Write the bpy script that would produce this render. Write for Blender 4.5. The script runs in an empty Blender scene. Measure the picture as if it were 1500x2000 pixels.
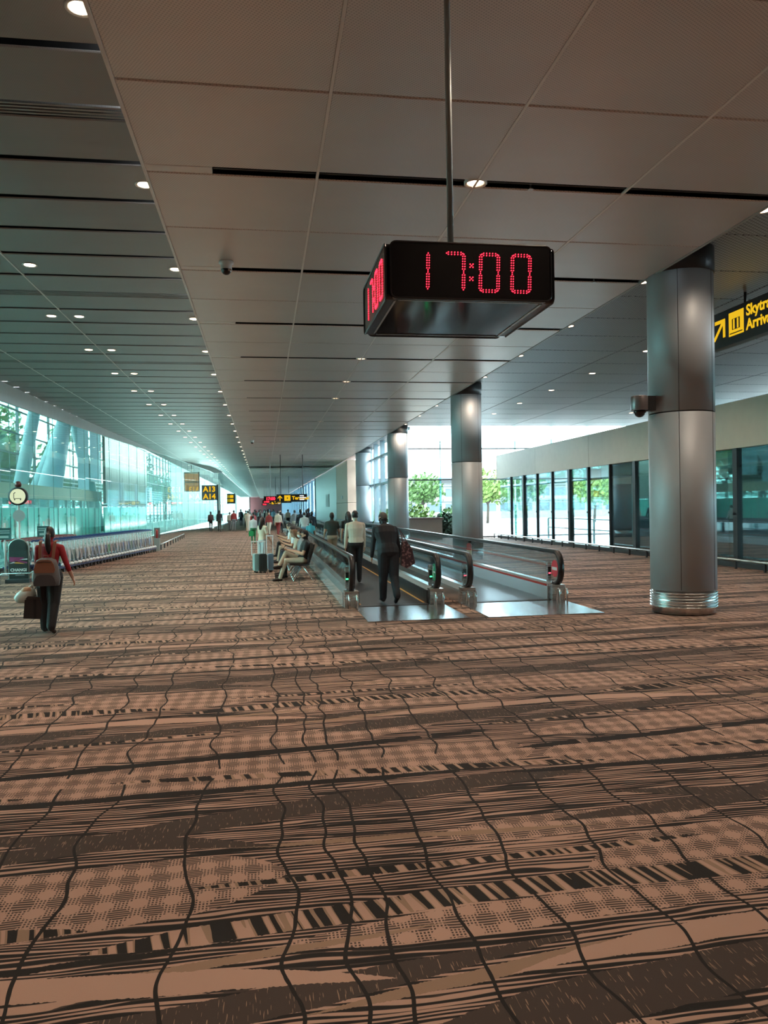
import bpy, math, random
import numpy as np
from mathutils import Vector, Matrix

random.seed(7)
scene = bpy.context.scene
COL = scene.collection
PI = math.pi

# ------------------------------------------------------------------ camera
F_PX, EYE = 1520.0, 1.85
def _unit(v): return Vector(v).normalized()
_fy = _unit(((515 - 750) / F_PX, -(993 - 1000) / F_PX, -1.0))      # corridor direction in camera axes
_u0 = Vector((-0.017, 1.0, 0.0))
_fz = (_u0 - _fy * _u0.dot(_fy)).normalized()
_fx = _fy.cross(_fz)
cam_data = bpy.data.cameras.new('camera')
cam_data.sensor_width = 36.0
cam_data.lens = F_PX * 36.0 / 2000.0
cam_data.clip_start, cam_data.clip_end = 0.05, 1500
camera = bpy.data.objects.new('camera', cam_data)
COL.objects.link(camera)
camera.matrix_world = Matrix.Translation((0, 0, EYE)) @ Matrix((_fx, _fy, _fz)).to_4x4()
scene.camera = camera

# ------------------------------------------------------------------ sky, exposure
world = bpy.data.worlds.new('sky')
scene.world = world
world.use_nodes = True
_bg = world.node_tree.nodes['Background']
_bg.inputs['Color'].default_value = (0.90, 0.955, 1.0, 1)
_bg.inputs['Strength'].default_value = 15.0
vs = scene.view_settings
vs.view_transform = 'Standard'
vs.look = 'None'
vs.exposure = 0.08
vs.gamma = 1.0
vs.use_curve_mapping = False
scene.cycles.use_denoising = True
scene.cycles.max_bounces = 8
scene.cycles.diffuse_bounces = 4
scene.cycles.glossy_bounces = 3
scene.cycles.transparent_max_bounces = 24
scene.cycles.sample_clamp_indirect = 5.0
scene.cycles.use_adaptive_sampling = True
scene.cycles.adaptive_threshold = 0.05
scene.cycles.use_light_tree = False

# ------------------------------------------------------------------ materials
class NT:
    """small helper to wire shader nodes"""
    def __init__(s, mat):
        mat.use_nodes = True
        s.t = mat.node_tree
        s.t.nodes.clear()
    def n(s, kind, **kw):
        nd = s.t.nodes.new(kind)
        for k, v in kw.items(): setattr(nd, k, v)
        return nd
    def put(s, sock, v):
        if isinstance(v, bpy.types.NodeSocket): s.t.links.new(v, sock)
        else: sock.default_value = v
    def m(s, op, a, b=None, c=None):
        nd = s.n('ShaderNodeMath', operation=op)
        s.put(nd.inputs[0], a)
        if b is not None: s.put(nd.inputs[1], b)
        if c is not None: s.put(nd.inputs[2], c)
        return nd.outputs[0]
    def mixc(s, f, a, b):
        nd = s.n('ShaderNodeMix', data_type='RGBA')
        s.put(nd.inputs[0], f); s.put(nd.inputs[6], a); s.put(nd.inputs[7], b)
        return nd.outputs[2]
    def xyz(s, x=0.0, y=0.0, z=0.0):
        nd = s.n('ShaderNodeCombineXYZ')
        s.put(nd.inputs[0], x); s.put(nd.inputs[1], y); s.put(nd.inputs[2], z)
        return nd.outputs[0]
    def noise(s, vec, scale=1.0, detail=2.0, rough=0.5):
        nd = s.n('ShaderNodeTexNoise')
        s.put(nd.inputs['Vector'], vec)
        nd.inputs['Scale'].default_value = scale
        nd.inputs['Detail'].default_value = detail
        nd.inputs['Roughness'].default_value = rough
        return nd.outputs[0]
    def coords(s, which='Object'):
        tc = s.n('ShaderNodeTexCoord')
        sp = s.n('ShaderNodeSeparateXYZ')
        s.t.links.new(tc.outputs[which], sp.inputs[0])
        return tc.outputs[which], sp.outputs[0], sp.outputs[1], sp.outputs[2]
    def out(s, shader):
        o = s.n('ShaderNodeOutputMaterial')
        s.t.links.new(shader, o.inputs[0])

def c4(c): return (c[0], c[1], c[2], 1.0)
MATS = {}
def mat(name, col, rough=0.5, metal=0.0, var=0.08, vscale=3.0, bump=0.0, bscale=60.0, spec=0.5, emit=None):
    """principled with slight procedural colour variation"""
    if name in MATS: return MATS[name]
    mt = bpy.data.materials.new(name)
    t = NT(mt)
    vec, x, y, z = t.coords()
    nz = t.noise(vec, vscale, 3.0)
    f = t.m('MULTIPLY_ADD', nz, 2 * var, 1 - var)
    b = t.n('ShaderNodeBsdfPrincipled')
    vm = t.n('ShaderNodeVectorMath', operation='SCALE')
    vm.inputs[0].default_value = col[:3]
    t.put(vm.inputs['Scale'], f)
    t.put(b.inputs['Base Color'], vm.outputs[0])
    b.inputs['Roughness'].default_value = rough
    b.inputs['Metallic'].default_value = metal
    b.inputs['Specular IOR Level'].default_value = spec
    if bump:
        bn = t.n('ShaderNodeBump'); bn.inputs['Strength'].default_value = bump
        bn.inputs['Distance'].default_value = 0.01
        t.put(bn.inputs['Height'], t.noise(vec, bscale, 2.0))
        t.put(b.inputs['Normal'], bn.outputs[0])
    if emit:
        b.inputs['Emission Color'].default_value = c4(emit)
        b.inputs['Emission Strength'].default_value = emit[3]
    t.out(b.outputs[0])
    MATS[name] = mt
    return mt

def emission(name, col, strength):
    if name in MATS: return MATS[name]
    mt = bpy.data.materials.new(name)
    t = NT(mt)
    e = t.n('ShaderNodeEmission')
    e.inputs[0].default_value = c4(col); e.inputs[1].default_value = strength
    t.out(e.outputs[0]); MATS[name] = mt
    mt.cycles.emission_sampling = 'NONE'
    return mt

def glass(name, tint, refl=1.0, rough=0.02):
    """thin architectural glass: tinted see-through plus Fresnel mirror"""
    if name in MATS: return MATS[name]
    mt = bpy.data.materials.new(name)
    t = NT(mt)
    tr = t.n('ShaderNodeBsdfTransparent'); tr.inputs[0].default_value = c4(tint)
    gl = t.n('ShaderNodeBsdfGlossy'); gl.inputs[0].default_value = (0.9, 1, 0.98, 1); gl.inputs['Roughness'].default_value = rough
    fr = t.n('ShaderNodeFresnel'); fr.inputs[0].default_value = 1.5
    mx = t.n('ShaderNodeMixShader')
    t.put(mx.inputs[0], t.m('MULTIPLY', fr.outputs[0], refl))
    t.t.links.new(tr.outputs[0], mx.inputs[1]); t.t.links.new(gl.outputs[0], mx.inputs[2])
    t.out(mx.outputs[0]); MATS[name] = mt
    return mt

def brushed(name, col, rough=0.32, metal=0.85, stretch=(2, 2, 80), amt=0.12):
    if name in MATS: return MATS[name]
    mt = bpy.data.materials.new(name)
    t = NT(mt)
    vec, x, y, z = t.coords()
    v2 = t.xyz(t.m('MULTIPLY', x, stretch[0]), t.m('MULTIPLY', y, stretch[1]), t.m('MULTIPLY', z, stretch[2]))
    nz = t.noise(v2, 1.0, 3.0)
    b = t.n('ShaderNodeBsdfPrincipled')
    vm = t.n('ShaderNodeVectorMath', operation='SCALE')
    vm.inputs[0].default_value = col[:3]
    t.put(vm.inputs['Scale'], t.m('MULTIPLY_ADD', nz, 2 * amt, 1 - amt))
    t.put(b.inputs['Base Color'], vm.outputs[0])
    t.put(b.inputs['Roughness'], t.m('MULTIPLY_ADD', nz, 0.15, rough - 0.07))
    b.inputs['Metallic'].default_value = metal
    t.out(b.outputs[0]); MATS[name] = mt
    return mt

def perforated(name, col, period, depth, rough=0.4, metal=0.55, streak=0.1):
    """sheet metal with a fine diagonal grid of holes"""
    mt = bpy.data.materials.new(name)
    t = NT(mt)
    vec, x, y, z = t.coords()
    k = 2 * PI / period
    a = t.m('SINE', t.m('MULTIPLY', t.m('ADD', x, t.m('MULTIPLY', y, 0.6)), k))
    c = t.m('SINE', t.m('MULTIPLY', t.m('SUBTRACT', t.m('MULTIPLY', x, 0.6), y), k))
    hole = t.m('GREATER_THAN', t.m('ADD', a, c), 0.55)
    nz = t.noise(t.xyz(t.m('MULTIPLY', x, 0.35), t.m('MULTIPLY', y, 1.3), z), 1.0, 3.0)
    fac = t.m('MULTIPLY', t.m('MULTIPLY_ADD', nz, 2 * streak, 1 - streak), t.m('MULTIPLY_ADD', hole, -depth, 1.0))
    b = t.n('ShaderNodeBsdfPrincipled')
    vm = t.n('ShaderNodeVectorMath', operation='SCALE'); vm.inputs[0].default_value = col[:3]
    t.put(vm.inputs['Scale'], fac)
    t.put(b.inputs['Base Color'], vm.outputs[0])
    b.inputs['Roughness'].default_value = rough
    b.inputs['Metallic'].default_value = metal
    t.out(b.outputs[0]); MATS[name] = mt
    return mt

def carpet_material():
    """woven airport carpet: 4.0 m x 3.85 m repeat of streaks, plaid, feather bands, key bands and thin cross lines"""
    mt = bpy.data.materials.new('carpet')
    t = NT(mt); m = t.m
    vec, x, y, z = t.coords()
    Q, P = 4.0, 3.85
    wob = t.noise(t.xyz(m('MULTIPLY', x, 1.1), m('MULTIPLY', y, 2.2)), 1.0, 3.0)
    fine = t.noise(t.xyz(m('MULTIPLY', x, 60), m('MULTIPLY', y, 9)), 1.0, 1.0)
    yw = m('ADD', y, m('MULTIPLY_ADD', wob, 0.10, -0.05))
    ye = m('ADD', yw, m('MULTIPLY_ADD', fine, 0.018, -0.009))
    def lens(u0, L, v0, slope, curv, w, blunt=2):
        du = m('WRAP', m('SUBTRACT', x, u0), Q / 2, -Q / 2)
        tt = m('POWER', m('ABSOLUTE', m('DIVIDE', du, L)), 2.0)
        c = m('MULTIPLY_ADD', tt, curv, m('MULTIPLY_ADD', du, slope, v0))
        d = m('ABSOLUTE', m('WRAP', m('SUBTRACT', ye, c), P / 2, -P / 2))
        tb = tt if blunt == 2 else m('POWER', tt, blunt / 2.0)
        hw = m('MULTIPLY', m('SUBTRACT', 1.0, tb), w)
        return m('LESS_THAN', d, hw)
    def anyof(*a):
        r = a[0]
        for q in a[1:]: r = m('MAXIMUM', r, q)
        return r
    TAN, MID = (0.44, 0.276, 0.212, 1), (0.29, 0.190, 0.132, 1)
    DARK, BLACK = (0.062, 0.045, 0.038, 1), (0.018, 0.015, 0.014, 1)
    # streaks: fine, nearly regular lines that swell and fade
    ph = t.noise(t.xyz(m('MULTIPLY', x, 0.7), m('MULTIPLY', y, 4.5)), 1.0, 2.0, 0.6)
    st = m('SINE', m('MULTIPLY', m('ADD', m('DIVIDE', y, 0.034), m('MULTIPLY', ph, 5.0)), 2 * PI))
    st2 = t.noise(t.xyz(m('MULTIPLY', x, 1.0), m('MULTIPLY', yw, 16)), 1.0, 2.0)
    thr = m('MULTIPLY_ADD', st2, 5.2, -2.95)
    base = t.mixc(m('GREATER_THAN', st, thr), TAN, DARK)
    base = t.mixc(m('GREATER_THAN', st, m('ADD', thr, 0.45)), base, BLACK)
    # plaid
    thr_u = m('GREATER_THAN', m('SINE', m('MULTIPLY', x, 2 * PI / 0.017)), 0.1)
    thr_v = m('GREATER_THAN', m('SINE', m('MULTIPLY', yw, 2 * PI / 0.020)), 0.35)
    blk = m('ADD', m('SINE', m('MULTIPLY', m('ADD', x, m('MULTIPLY', wob, 0.12)), 2 * PI / 0.15)), m('SINE', m('MULTIPLY', yw, 2 * PI / 0.17)))
    light = m('MAXIMUM', m('MULTIPLY', thr_u, m('GREATER_THAN', blk, -0.55)), thr_v)
    light = m('MAXIMUM', light, m('GREATER_THAN', blk, 0.75))
    plaid = t.mixc(light, DARK, TAN)
    pm = anyof(lens(-1.15, 1.25, 3.86, 0.10, 0.0, 0.33, 6), lens(0.0, 2.0, 5.56, 0.04, 0.0, 0.30, 12),
               lens(-0.3, 1.7, 6.22, 0.12, 0.0, 0.20, 4), lens(1.25, 1.2, 3.38, 0.06, 0.0, 0.12, 4), lens(-2.2, 0.9, 4.3, 0.06, 0.0, 0.14, 4))
    col = t.mixc(pm, base, plaid)
    # woven mid-tone slivers
    wm = anyof(lens(1.2, 1.1, 3.02, 0.16, 0.0, 0.05), lens(1.9, 0.8, 2.86, 0.14, 0.0, 0.04), lens(-0.2, 1.0, 3.24, 0.12, 0.0, 0.03), lens(0.8, 1.2, 4.28, -0.05, 0.0, 0.03))
    col = t.mixc(wm, col, MID)
    # feather bands: dark brown with short pale threads
    hat = t.noise(t.xyz(m('MULTIPLY', x, 150), m('MULTIPLY', y, 10)), 1.0, 1.0)
    feather = t.mixc(m('GREATER_THAN', hat, 0.67), DARK, MID)
    fm = anyof(lens(0.42, 1.95, 4.87, 0.22, -0.12, 0.13, 4), lens(-0.5, 1.9, 2.86, 0.17, 0.0, 0.10), lens(1.5, 1.1, 2.78, 0.16, 0.0, 0.14, 4), lens(3.1, 0.95, 4.52, -0.22, 0.0, 0.09), lens(-1.5, 0.9, 4.42, 0.1, 0.0, 0.09))
    col = t.mixc(fm, col, feather)
    # key bands: alternating blocks
    kn = t.noise(t.xyz(m('MULTIPLY', m('ADD', x, m('MULTIPLY', yw, 0.25)), 21), m('MULTIPLY', yw, 0.8)), 1.0, 0.6)
    key = t.mixc(m('GREATER_THAN', kn, 0.5), MID, BLACK)
    key = t.mixc(m('LESS_THAN', kn, 0.43), key, TAN)
    km = anyof(lens(1.2, 2.0, 3.60, 0.05, -0.12, 0.085, 6), lens(0.7, 1.8, 5.40, -0.06, 0.0, 0.05, 6), lens(1.0, 1.4, 3.93, 0.05, 0.0, 0.032, 6), lens(-1.2, 1.0, 6.46, 0.1, 0.0, 0.03, 6))
    col = t.mixc(km, col, key)
    # plain tan blades, black blades
    col = t.mixc(anyof(lens(-1.29, 1.78, 3.17, 0.02, -0.2, 0.078, 4), lens(1.4, 0.7, 4.1, 0.05, 0.0, 0.012)), col, TAN)
    brk = m('GREATER_THAN', t.noise(t.xyz(m('MULTIPLY', x, 3.2), m('MULTIPLY', y, 0.4)), 1.0, 0.0), 0.27)
    bl = anyof(lens(-0.15, 2.0, 5.93, 0.125, 0.0, 0.052, 8), lens(-0.5, 2.0, 5.20, 0.03, 0.05, 0.042, 6), lens(-1.0, 1.0, 3.30, 0.1, 0.0, 0.02))
    col = t.mixc(m('MULTIPLY', bl, brk), col, BLACK)
    # thin meandering lines that run along the concourse, interrupted at the black blades
    wav = t.noise(t.xyz(m('MULTIPLY', x, 0.6), m('MULTIPLY', y, 1.5)), 1.0, 1.0)
    ux = m('ADD', x, m('MULTIPLY_ADD', wav, 0.30, -0.15))
    dl = None
    for u0 in (-1.85, -1.38, -1.0, -0.42, 0.08, 0.33, 0.50, 0.84, 1.26, 1.74):
        d = m('ABSOLUTE', m('WRAP', m('SUBTRACT', ux, u0), Q / 2, -Q / 2))
        dl = d if dl is None else m('MINIMUM', dl, d)
    gap = m('LESS_THAN', m('ABSOLUTE', m('WRAP', m('SUBTRACT', yw, 5.56), P / 2, -P / 2)), 0.10)
    ln = m('MULTIPLY', m('LESS_THAN', dl, m('MULTIPLY_ADD', fine, 0.006, 0.0055)), m('SUBTRACT', 1.0, gap))
    col = t.mixc(ln, col, BLACK)
    b = t.n('ShaderNodeBsdfPrincipled')
    wear = t.noise(vec, 0.35, 3.0)
    vm = t.n('ShaderNodeVectorMath', operation='SCALE')
    t.put(vm.inputs[0], col); t.put(vm.inputs['Scale'], m('MULTIPLY_ADD', wear, 0.3, 0.85))
    t.put(b.inputs['Base Color'], vm.outputs[0])
    b.inputs['Roughness'].default_value = 0.85
    b.inputs['Specular IOR Level'].default_value = 0.25
    bn = t.n('ShaderNodeBump'); bn.inputs['Strength'].default_value = 0.25; bn.inputs['Distance'].default_value = 0.004
    t.put(bn.inputs['Height'], t.noise(vec, 350, 1.0)); t.put(b.inputs['Normal'], bn.outputs[0])
    t.out(b.outputs[0])
    return mt

M_CARPET = carpet_material()
M_MESH = perforated('perforated_ceiling_metal', (0.74, 0.675, 0.64), 0.03, 0.28, rough=0.36, metal=0.5)
M_MESH2 = perforated('open_mesh_ceiling', (0.30, 0.33, 0.36), 0.075, 0.75, rough=0.42, metal=0.35)
M_SLAT = perforated('slat_ceiling_metal', (0.32, 0.31, 0.30), 0.02, 0.12, rough=0.38, metal=0.45)
M_TRIM = mat('ceiling_trim', (0.88, 0.83, 0.79), 0.5, 0.1)
M_BLACK = mat('black_void', (0.012, 0.012, 0.013), 0.6)
M_WHITEP = mat('white_paint', (0.72, 0.74, 0.73), 0.5)
M_GREYP = mat('grey_paint', (0.36, 0.37, 0.37), 0.5)
M_STEEL = brushed('brushed_steel', (0.62, 0.63, 0.63), 0.28, 0.95)
M_CHROME = mat('chrome', (0.75, 0.76, 0.76), 0.12, 1.0, 0.03)
M_COLUMN = mat('column_cladding', (0.40, 0.43, 0.46), 0.52, 0.25, 0.03)
M_RUBBER = mat('black_rubber', (0.014, 0.014, 0.016), 0.32)
M_DARK = mat('dark_metal', (0.05, 0.055, 0.06), 0.4, 0.5)
M_TAN = mat('tan_panel', (0.50, 0.44, 0.36), 0.5)
M_LAMP = emission('lamp_glow', (1.0, 0.72, 0.46), 14.0)
M_LAMPW = emission('lamp_glow_pale', (1.0, 0.86, 0.70), 9.0)
M_GL = glass('teal_glass', (0.73, 0.93, 0.89), 0.35)
M_GO = glass('outer_glass', (0.74, 0.87, 0.87), 0.5)
M_GR = glass('clear_blue_glass', (0.88, 0.97, 0.99), 0.4)
M_GB = glass('balustrade_glass', (0.90, 0.96, 0.98), 0.55)
M_MULL = mat('mullion_grey', (0.17, 0.21, 0.23), 0.4, 0.4)

# ------------------------------------------------------------------ mesh helpers
class MB:
    def __init__(s): s.v, s.f, s.mi, s.cur = [], [], [], 0
    def _add(s, vs, fs):
        o = len(s.v)
        s.v += [tuple(p) for p in vs]
        for f in fs:
            s.f.append([i + o for i in f]); s.mi.append(s.cur)
        return s
    def box(s, x0, x1, y0, y1, z0, z1):
        v = [(x0, y0, z0), (x1, y0, z0), (x1, y1, z0), (x0, y1, z0), (x0, y0, z1), (x1, y0, z1), (x1, y1, z1), (x0, y1, z1)]
        return s._add(v, [(3, 2, 1, 0), (4, 5, 6, 7), (0, 1, 5, 4), (1, 2, 6, 5), (2, 3, 7, 6), (3, 0, 4, 7)])
    def obox(s, c, size, M=None):
        M = M or Matrix.Identity(3)
        v = []
        for sx, sy, sz in ((-1, -1, -1), (1, -1, -1), (1, 1, -1), (-1, 1, -1), (-1, -1, 1), (1, -1, 1), (1, 1, 1), (-1, 1, 1)):
            v.append(Vector(c) + M @ Vector((sx * size[0] / 2, sy * size[1] / 2, sz * size[2] / 2)))
        return s._add(v, [(3, 2, 1, 0), (4, 5, 6, 7), (0, 1, 5, 4), (1, 2, 6, 5), (2, 3, 7, 6), (3, 0, 4, 7)])
    def bar(s, p0, p1, w, h, up=(0, 0, 1)):
        p0, p1 = Vector(p0), Vector(p1)
        d = p1 - p0; L = d.length; d.normalize()
        upv = Vector(up)
        if abs(d.dot(upv)) > 0.99: upv = Vector((0, 1, 0))
        sx = d.cross(upv).normalized(); uz = sx.cross(d)
        return s.obox((p0 + p1) / 2, (w, L, h), Matrix((sx, d, uz)).transposed())
    def cyl(s, p0, p1, r0, r1=None, n=12, cap=True):
        r1 = r0 if r1 is None else r1
        p0, p1 = Vector(p0), Vector(p1)
        d = (p1 - p0).normalized()
        a = d.orthogonal().normalized(); b = d.cross(a)
        v = []
        for p, r in ((p0, r0), (p1, r1)):
            for i in range(n):
                t = 2 * PI * i / n
                v.append(p + (a * math.cos(t) + b * math.sin(t)) * r)
        f = [(i, (i + 1) % n, n + (i + 1) % n, n + i) for i in range(n)]
        if cap: f += [tuple(range(n - 1, -1, -1)), tuple(range(n, 2 * n))]
        return s._add(v, f)
    def tube(s, pts, r, n=6, rs=None):
        pts = [Vector(p) for p in pts]
        v, prev = [], None
        for i, p in enumerate(pts):
            d = (pts[min(i + 1, len(pts) - 1)] - pts[max(i - 1, 0)]).normalized()
            if prev is None: a = d.orthogonal().normalized()
            else:
                a = prev - d * prev.dot(d)
                a = a.normalized() if a.length > 1e-6 else d.orthogonal().normalized()
            prev = a; b = d.cross(a); rr = rs[i] if rs else r
            for k in range(n):
                t = 2 * PI * k / n
                v.append(p + (a * math.cos(t) + b * math.sin(t)) * rr)
        f = []
        for i in range(len(pts) - 1):
            for k in range(n):
                f.append((i * n + k, i * n + (k + 1) % n, (i + 1) * n + (k + 1) % n, (i + 1) * n + k))
        f += [tuple(range(n - 1, -1, -1)), tuple(range((len(pts) - 1) * n, len(pts) * n))]
        return s._add(v, f)
    def strip(s, pts, up, w, h):
        """rectangular section swept along pts; up is the normal direction of height h"""
        pts = [Vector(p) for p in pts]; v = []
        sid = Vector(up)
        for i, p in enumerate(pts):
            d = (pts[min(i + 1, len(pts) - 1)] - pts[max(i - 1, 0)]).normalized()
            nn = sid.cross(d).normalized()
            for a, b in ((-1, -1), (1, -1), (1, 1), (-1, 1)):
                v.append(p + sid * (a * w / 2) + nn * (b * h / 2))
        f = []
        for i in range(len(pts) - 1):
            for k in range(4):
                f.append((i * 4 + k, i * 4 + (k + 1) % 4, i * 4 + 4 + (k + 1) % 4, i * 4 + 4 + k))
        f += [(3, 2, 1, 0), tuple(range(len(pts) * 4 - 4, len(pts) * 4))]
        return s._add(v, f)
    def lathe(s, prof, c=(0, 0, 0), n=24, axis='z', cap=True):
        v = []
        for r, h in prof:
            for i in range(n):
                t = 2 * PI * i / n
                a, b = r * math.cos(t), r * math.sin(t)
                v.append((c[0] + a, c[1] + b, c[2] + h) if axis == 'z' else ((c[0] + a, c[1] + h, c[2] + b) if axis == 'y' else (c[0] + h, c[1] + a, c[2] + b)))
        f = []
        for k in range(len(prof) - 1):
            for i in range(n):
                f.append((k * n + i, k * n + (i + 1) % n, (k + 1) * n + (i + 1) % n, (k + 1) * n + i))
        if cap: f += [tuple(range(n - 1, -1, -1)), tuple(range((len(prof) - 1) * n, len(prof) * n))]
        return s._add(v, f)
    def sph(s, c, r, nu=14, nv=9, M=None, cut=None):
        r = (r, r, r) if not hasattr(r, '__len__') else r
        v, f = [], []
        for j in range(nv + 1):
            ph = PI * j / nv
            for i in range(nu):
                t = 2 * PI * i / nu
                p = Vector((r[0] * math.sin(ph) * math.cos(t), r[1] * math.sin(ph) * math.sin(t), r[2] * math.cos(ph)))
                if M: p = M @ p
                v.append(Vector(c) + p)
        for j in range(nv):
            for i in range(nu):
                q = (j * nu + i, (j + 1) * nu + i, (j + 1) * nu + (i + 1) % nu, j * nu + (i + 1) % nu)
                if cut and not cut(v[q[0]] - Vector(c), v[q[2]] - Vector(c)): continue
                f.append(q)
        return s._add(v, f)
    def prism(s, poly, ext):
        n = len(poly); e = Vector(ext)
        v = [Vector(p) for p in poly] + [Vector(p) + e for p in poly]
        f = [tuple(range(n - 1, -1, -1)), tuple(range(n, 2 * n))] + [(i, (i + 1) % n, n + (i + 1) % n, n + i) for i in range(n)]
        return s._add(v, f)
    def quad(s, a, b, c, d): return s._add([a, b, c, d], [(0, 1, 2, 3)])
    def mesh(s, name, mats, smooth=False):
        me = bpy.data.meshes.new(name)
        me.from_pydata(s.v, [], s.f)
        for q in (mats if isinstance(mats, (list, tuple)) else [mats]): me.materials.append(q)
        if max(s.mi or [0]) > 0: me.polygons.foreach_set('material_index', s.mi)
        if smooth:
            me.polygons.foreach_set('use_smooth', [True] * len(me.polygons))
        me.validate(); me.update()
        return me
    def build(s, name, mats, parent=None, smooth=False, world=False):
        """link as one object; world=True: vertices are world coordinates, shifted into the parent's frame"""
        if world and parent is not None:
            o = Vector((0, 0, 0)); q = parent
            while q is not None: o += q.location; q = q.parent
            s.v = [(a - o[0], b - o[1], c - o[2]) for a, b, c in s.v]
        return put(name, s.mesh(name, mats, smooth), parent)

def put(name, me, parent=None, loc=None):
    ob = bpy.data.objects.new(name, me)
    COL.objects.link(ob)
    if parent is not None: ob.parent = parent
    if loc is not None: ob.location = loc
    if smooth_split(me): pass
    return ob
def smooth_split(me):
    return False

def tag(o, label=None, cat=None, group=None, kind=None):
    if label: o['label'] = label
    if cat: o['category'] = cat
    if group: o['group'] = group
    if kind: o['kind'] = kind
    return o
def thing(name, label, cat, loc=(0, 0, 0), rotz=0.0, group=None):
    o = bpy.data.objects.new(name, None)
    COL.objects.link(o)
    o.location = loc; o.rotation_euler = (0, 0, rotz); o.empty_display_size = 0.2
    return tag(o, label, cat, group)
def struct(name, label=None, cat=None, loc=(0, 0, 0)):
    o = bpy.data.objects.new(name, None); COL.objects.link(o); o.location = loc
    return tag(o, label, cat, None, 'structure')
def copy_tree(o, parent=None):
    c = o.copy(); COL.objects.link(c); c.parent = parent
    for ch in list(o.children): copy_tree(ch, c)
    return c
ORD = ['nearest', 'second', 'third', 'fourth', 'fifth', 'sixth', 'seventh', 'eighth', 'ninth', 'tenth', 'eleventh', 'twelfth',
       'thirteenth', 'fourteenth', 'fifteenth', 'sixteenth', 'seventeenth', 'eighteenth', 'nineteenth', 'twentieth']
for k in ('first', 'second', 'third', 'fourth', 'fifth', 'sixth', 'seventh', 'eighth', 'ninth'): ORD.append('twenty-' + k)
ORD.append('thirtieth')
for k in ('first', 'second', 'third', 'fourth', 'fifth', 'sixth', 'seventh', 'eighth', 'ninth'): ORD.append('thirty-' + k)

def text_mesh(txt, size, mat_, name, depth=0.004, bold=0.0, align='LEFT'):
    cu = bpy.data.curves.new('lettering', 'FONT')
    cu.body = txt; cu.size = size; cu.extrude = depth / 2; cu.offset = bold; cu.align_x = align; cu.resolution_u = 3
    ob = bpy.data.objects.new('lettering', cu); COL.objects.link(ob)
    dg = bpy.context.evaluated_depsgraph_get()
    me = bpy.data.meshes.new_from_object(ob.evaluated_get(dg))
    bpy.data.objects.remove(ob); bpy.data.curves.remove(cu)
    me.name = name; me.materials.clear(); me.materials.append(mat_)
    return me
# ================================================================== the setting
ZC, ZS = 5.60, 6.02            # lowered mesh ceiling, side ceilings
XL, XR = -1.23, 6.42           # edges of the lowered ceiling
WALL = [(-8.2, -14), (-8.2, 27), (-8.05, 37), (-7.8, 46), (-7.5, 56), (-7.1, 64), (-6.8, 68), (-5.9, 73), (-4.95, 78.5), (-4.6, 88), (-4.6, 110), (-4.6, 160), (-4.6, 290)]
def xw(y):
    for (x0, y0), (x1, y1) in zip(WALL, WALL[1:]):
        if y <= y1:
            t = (y - y0) / (y1 - y0); return x0 + (x1 - x0) * t
    return WALL[-1][0]
YEND = 290.0

floor = MB()
pts = [(x, y) for x, y in WALL]
for (x0, y0), (x1, y1) in zip(pts, pts[1:]):
    floor.quad((x0, y0, 0), (13.1, y0, 0), (13.1, y1, 0), (x1, y1, 0))
fl = floor.build('floor', M_CARPET); tag(fl, 'tan and black streaked airport carpet across the concourse', 'floor', None, 'structure')
M_HALLFLOOR = mat('gate_lounge_floor', (0.16, 0.30, 0.29), 0.35)
tag(MB().box(-17.2, -8.25, -14, 150, -0.35, -0.02).build('floor_gate_lounge', M_HALLFLOOR), 'teal floor of the gate lounge behind the left glass', 'floor', None, 'structure')
M_STATFLOOR = mat('station_floor', (0.34, 0.37, 0.40), 0.25)
tag(MB().box(13.12, 26.2, -14, 42.8, -0.3, -0.002).build('floor_station', M_STATFLOOR), 'pale shiny floor of the train platform room', 'floor', None, 'structure')
M_GROUND = mat('outside_concrete', (0.34, 0.34, 0.33), 0.8, 0, 0.25, 0.2)
g = MB()
g.box(-320, -17.3, -60, 400, -0.8, -0.4); g.box(26.3, 320, -60, 400, -0.8, -0.4); g.box(8.3, 26.3, 43.3, 400, -0.8, -0.4)
tag(g.build('ground_outside', M_GROUND), 'sunlit pale concrete apron outside the windows', 'ground', None, 'structure')

# ---- lowered mesh ceiling: 2 m panels between dark slots every 4 m
ceil = struct('ceiling', 'lowered grey perforated metal ceiling with dark cross slots', 'ceiling', (0, 0, 0))
COLS = [XL, 0.664, 2.51, 4.377, XR]
SLOT0, BAY, SW = 8.84, 3.59, 0.20
pcache = {}
def panel_mesh(w, l, h, m_, key):
    k = (round(w, 3), round(l, 3), key)
    if k not in pcache:
        e = 0.012
        b = MB()
        b.v = [(0, 0, h), (w, 0, h), (w, l, h), (0, l, h), (0, 0, e), (w, 0, e), (w, l, e), (0, l, e), (e, e, 0), (w - e, e, 0), (w - e, l - e, 0), (e, l - e, 0)]
        b.f = [[0, 1, 2, 3], [0, 4, 5, 1], [1, 5, 6, 2], [2, 6, 7, 3], [3, 7, 4, 0], [4, 8, 9, 5], [5, 9, 10, 6], [6, 10, 11, 7], [7, 11, 8, 4], [8, 11, 10, 9]]
        b.mi = [0] * len(b.f)
        pcache[k] = b.mesh('panel', m_)
    return pcache[k]
def bays(y0, y1):
    k = math.floor((y0 - SLOT0) / BAY)
    while SLOT0 + k * BAY < y1:
        yield SLOT0 + k * BAY
        k += 1
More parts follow.
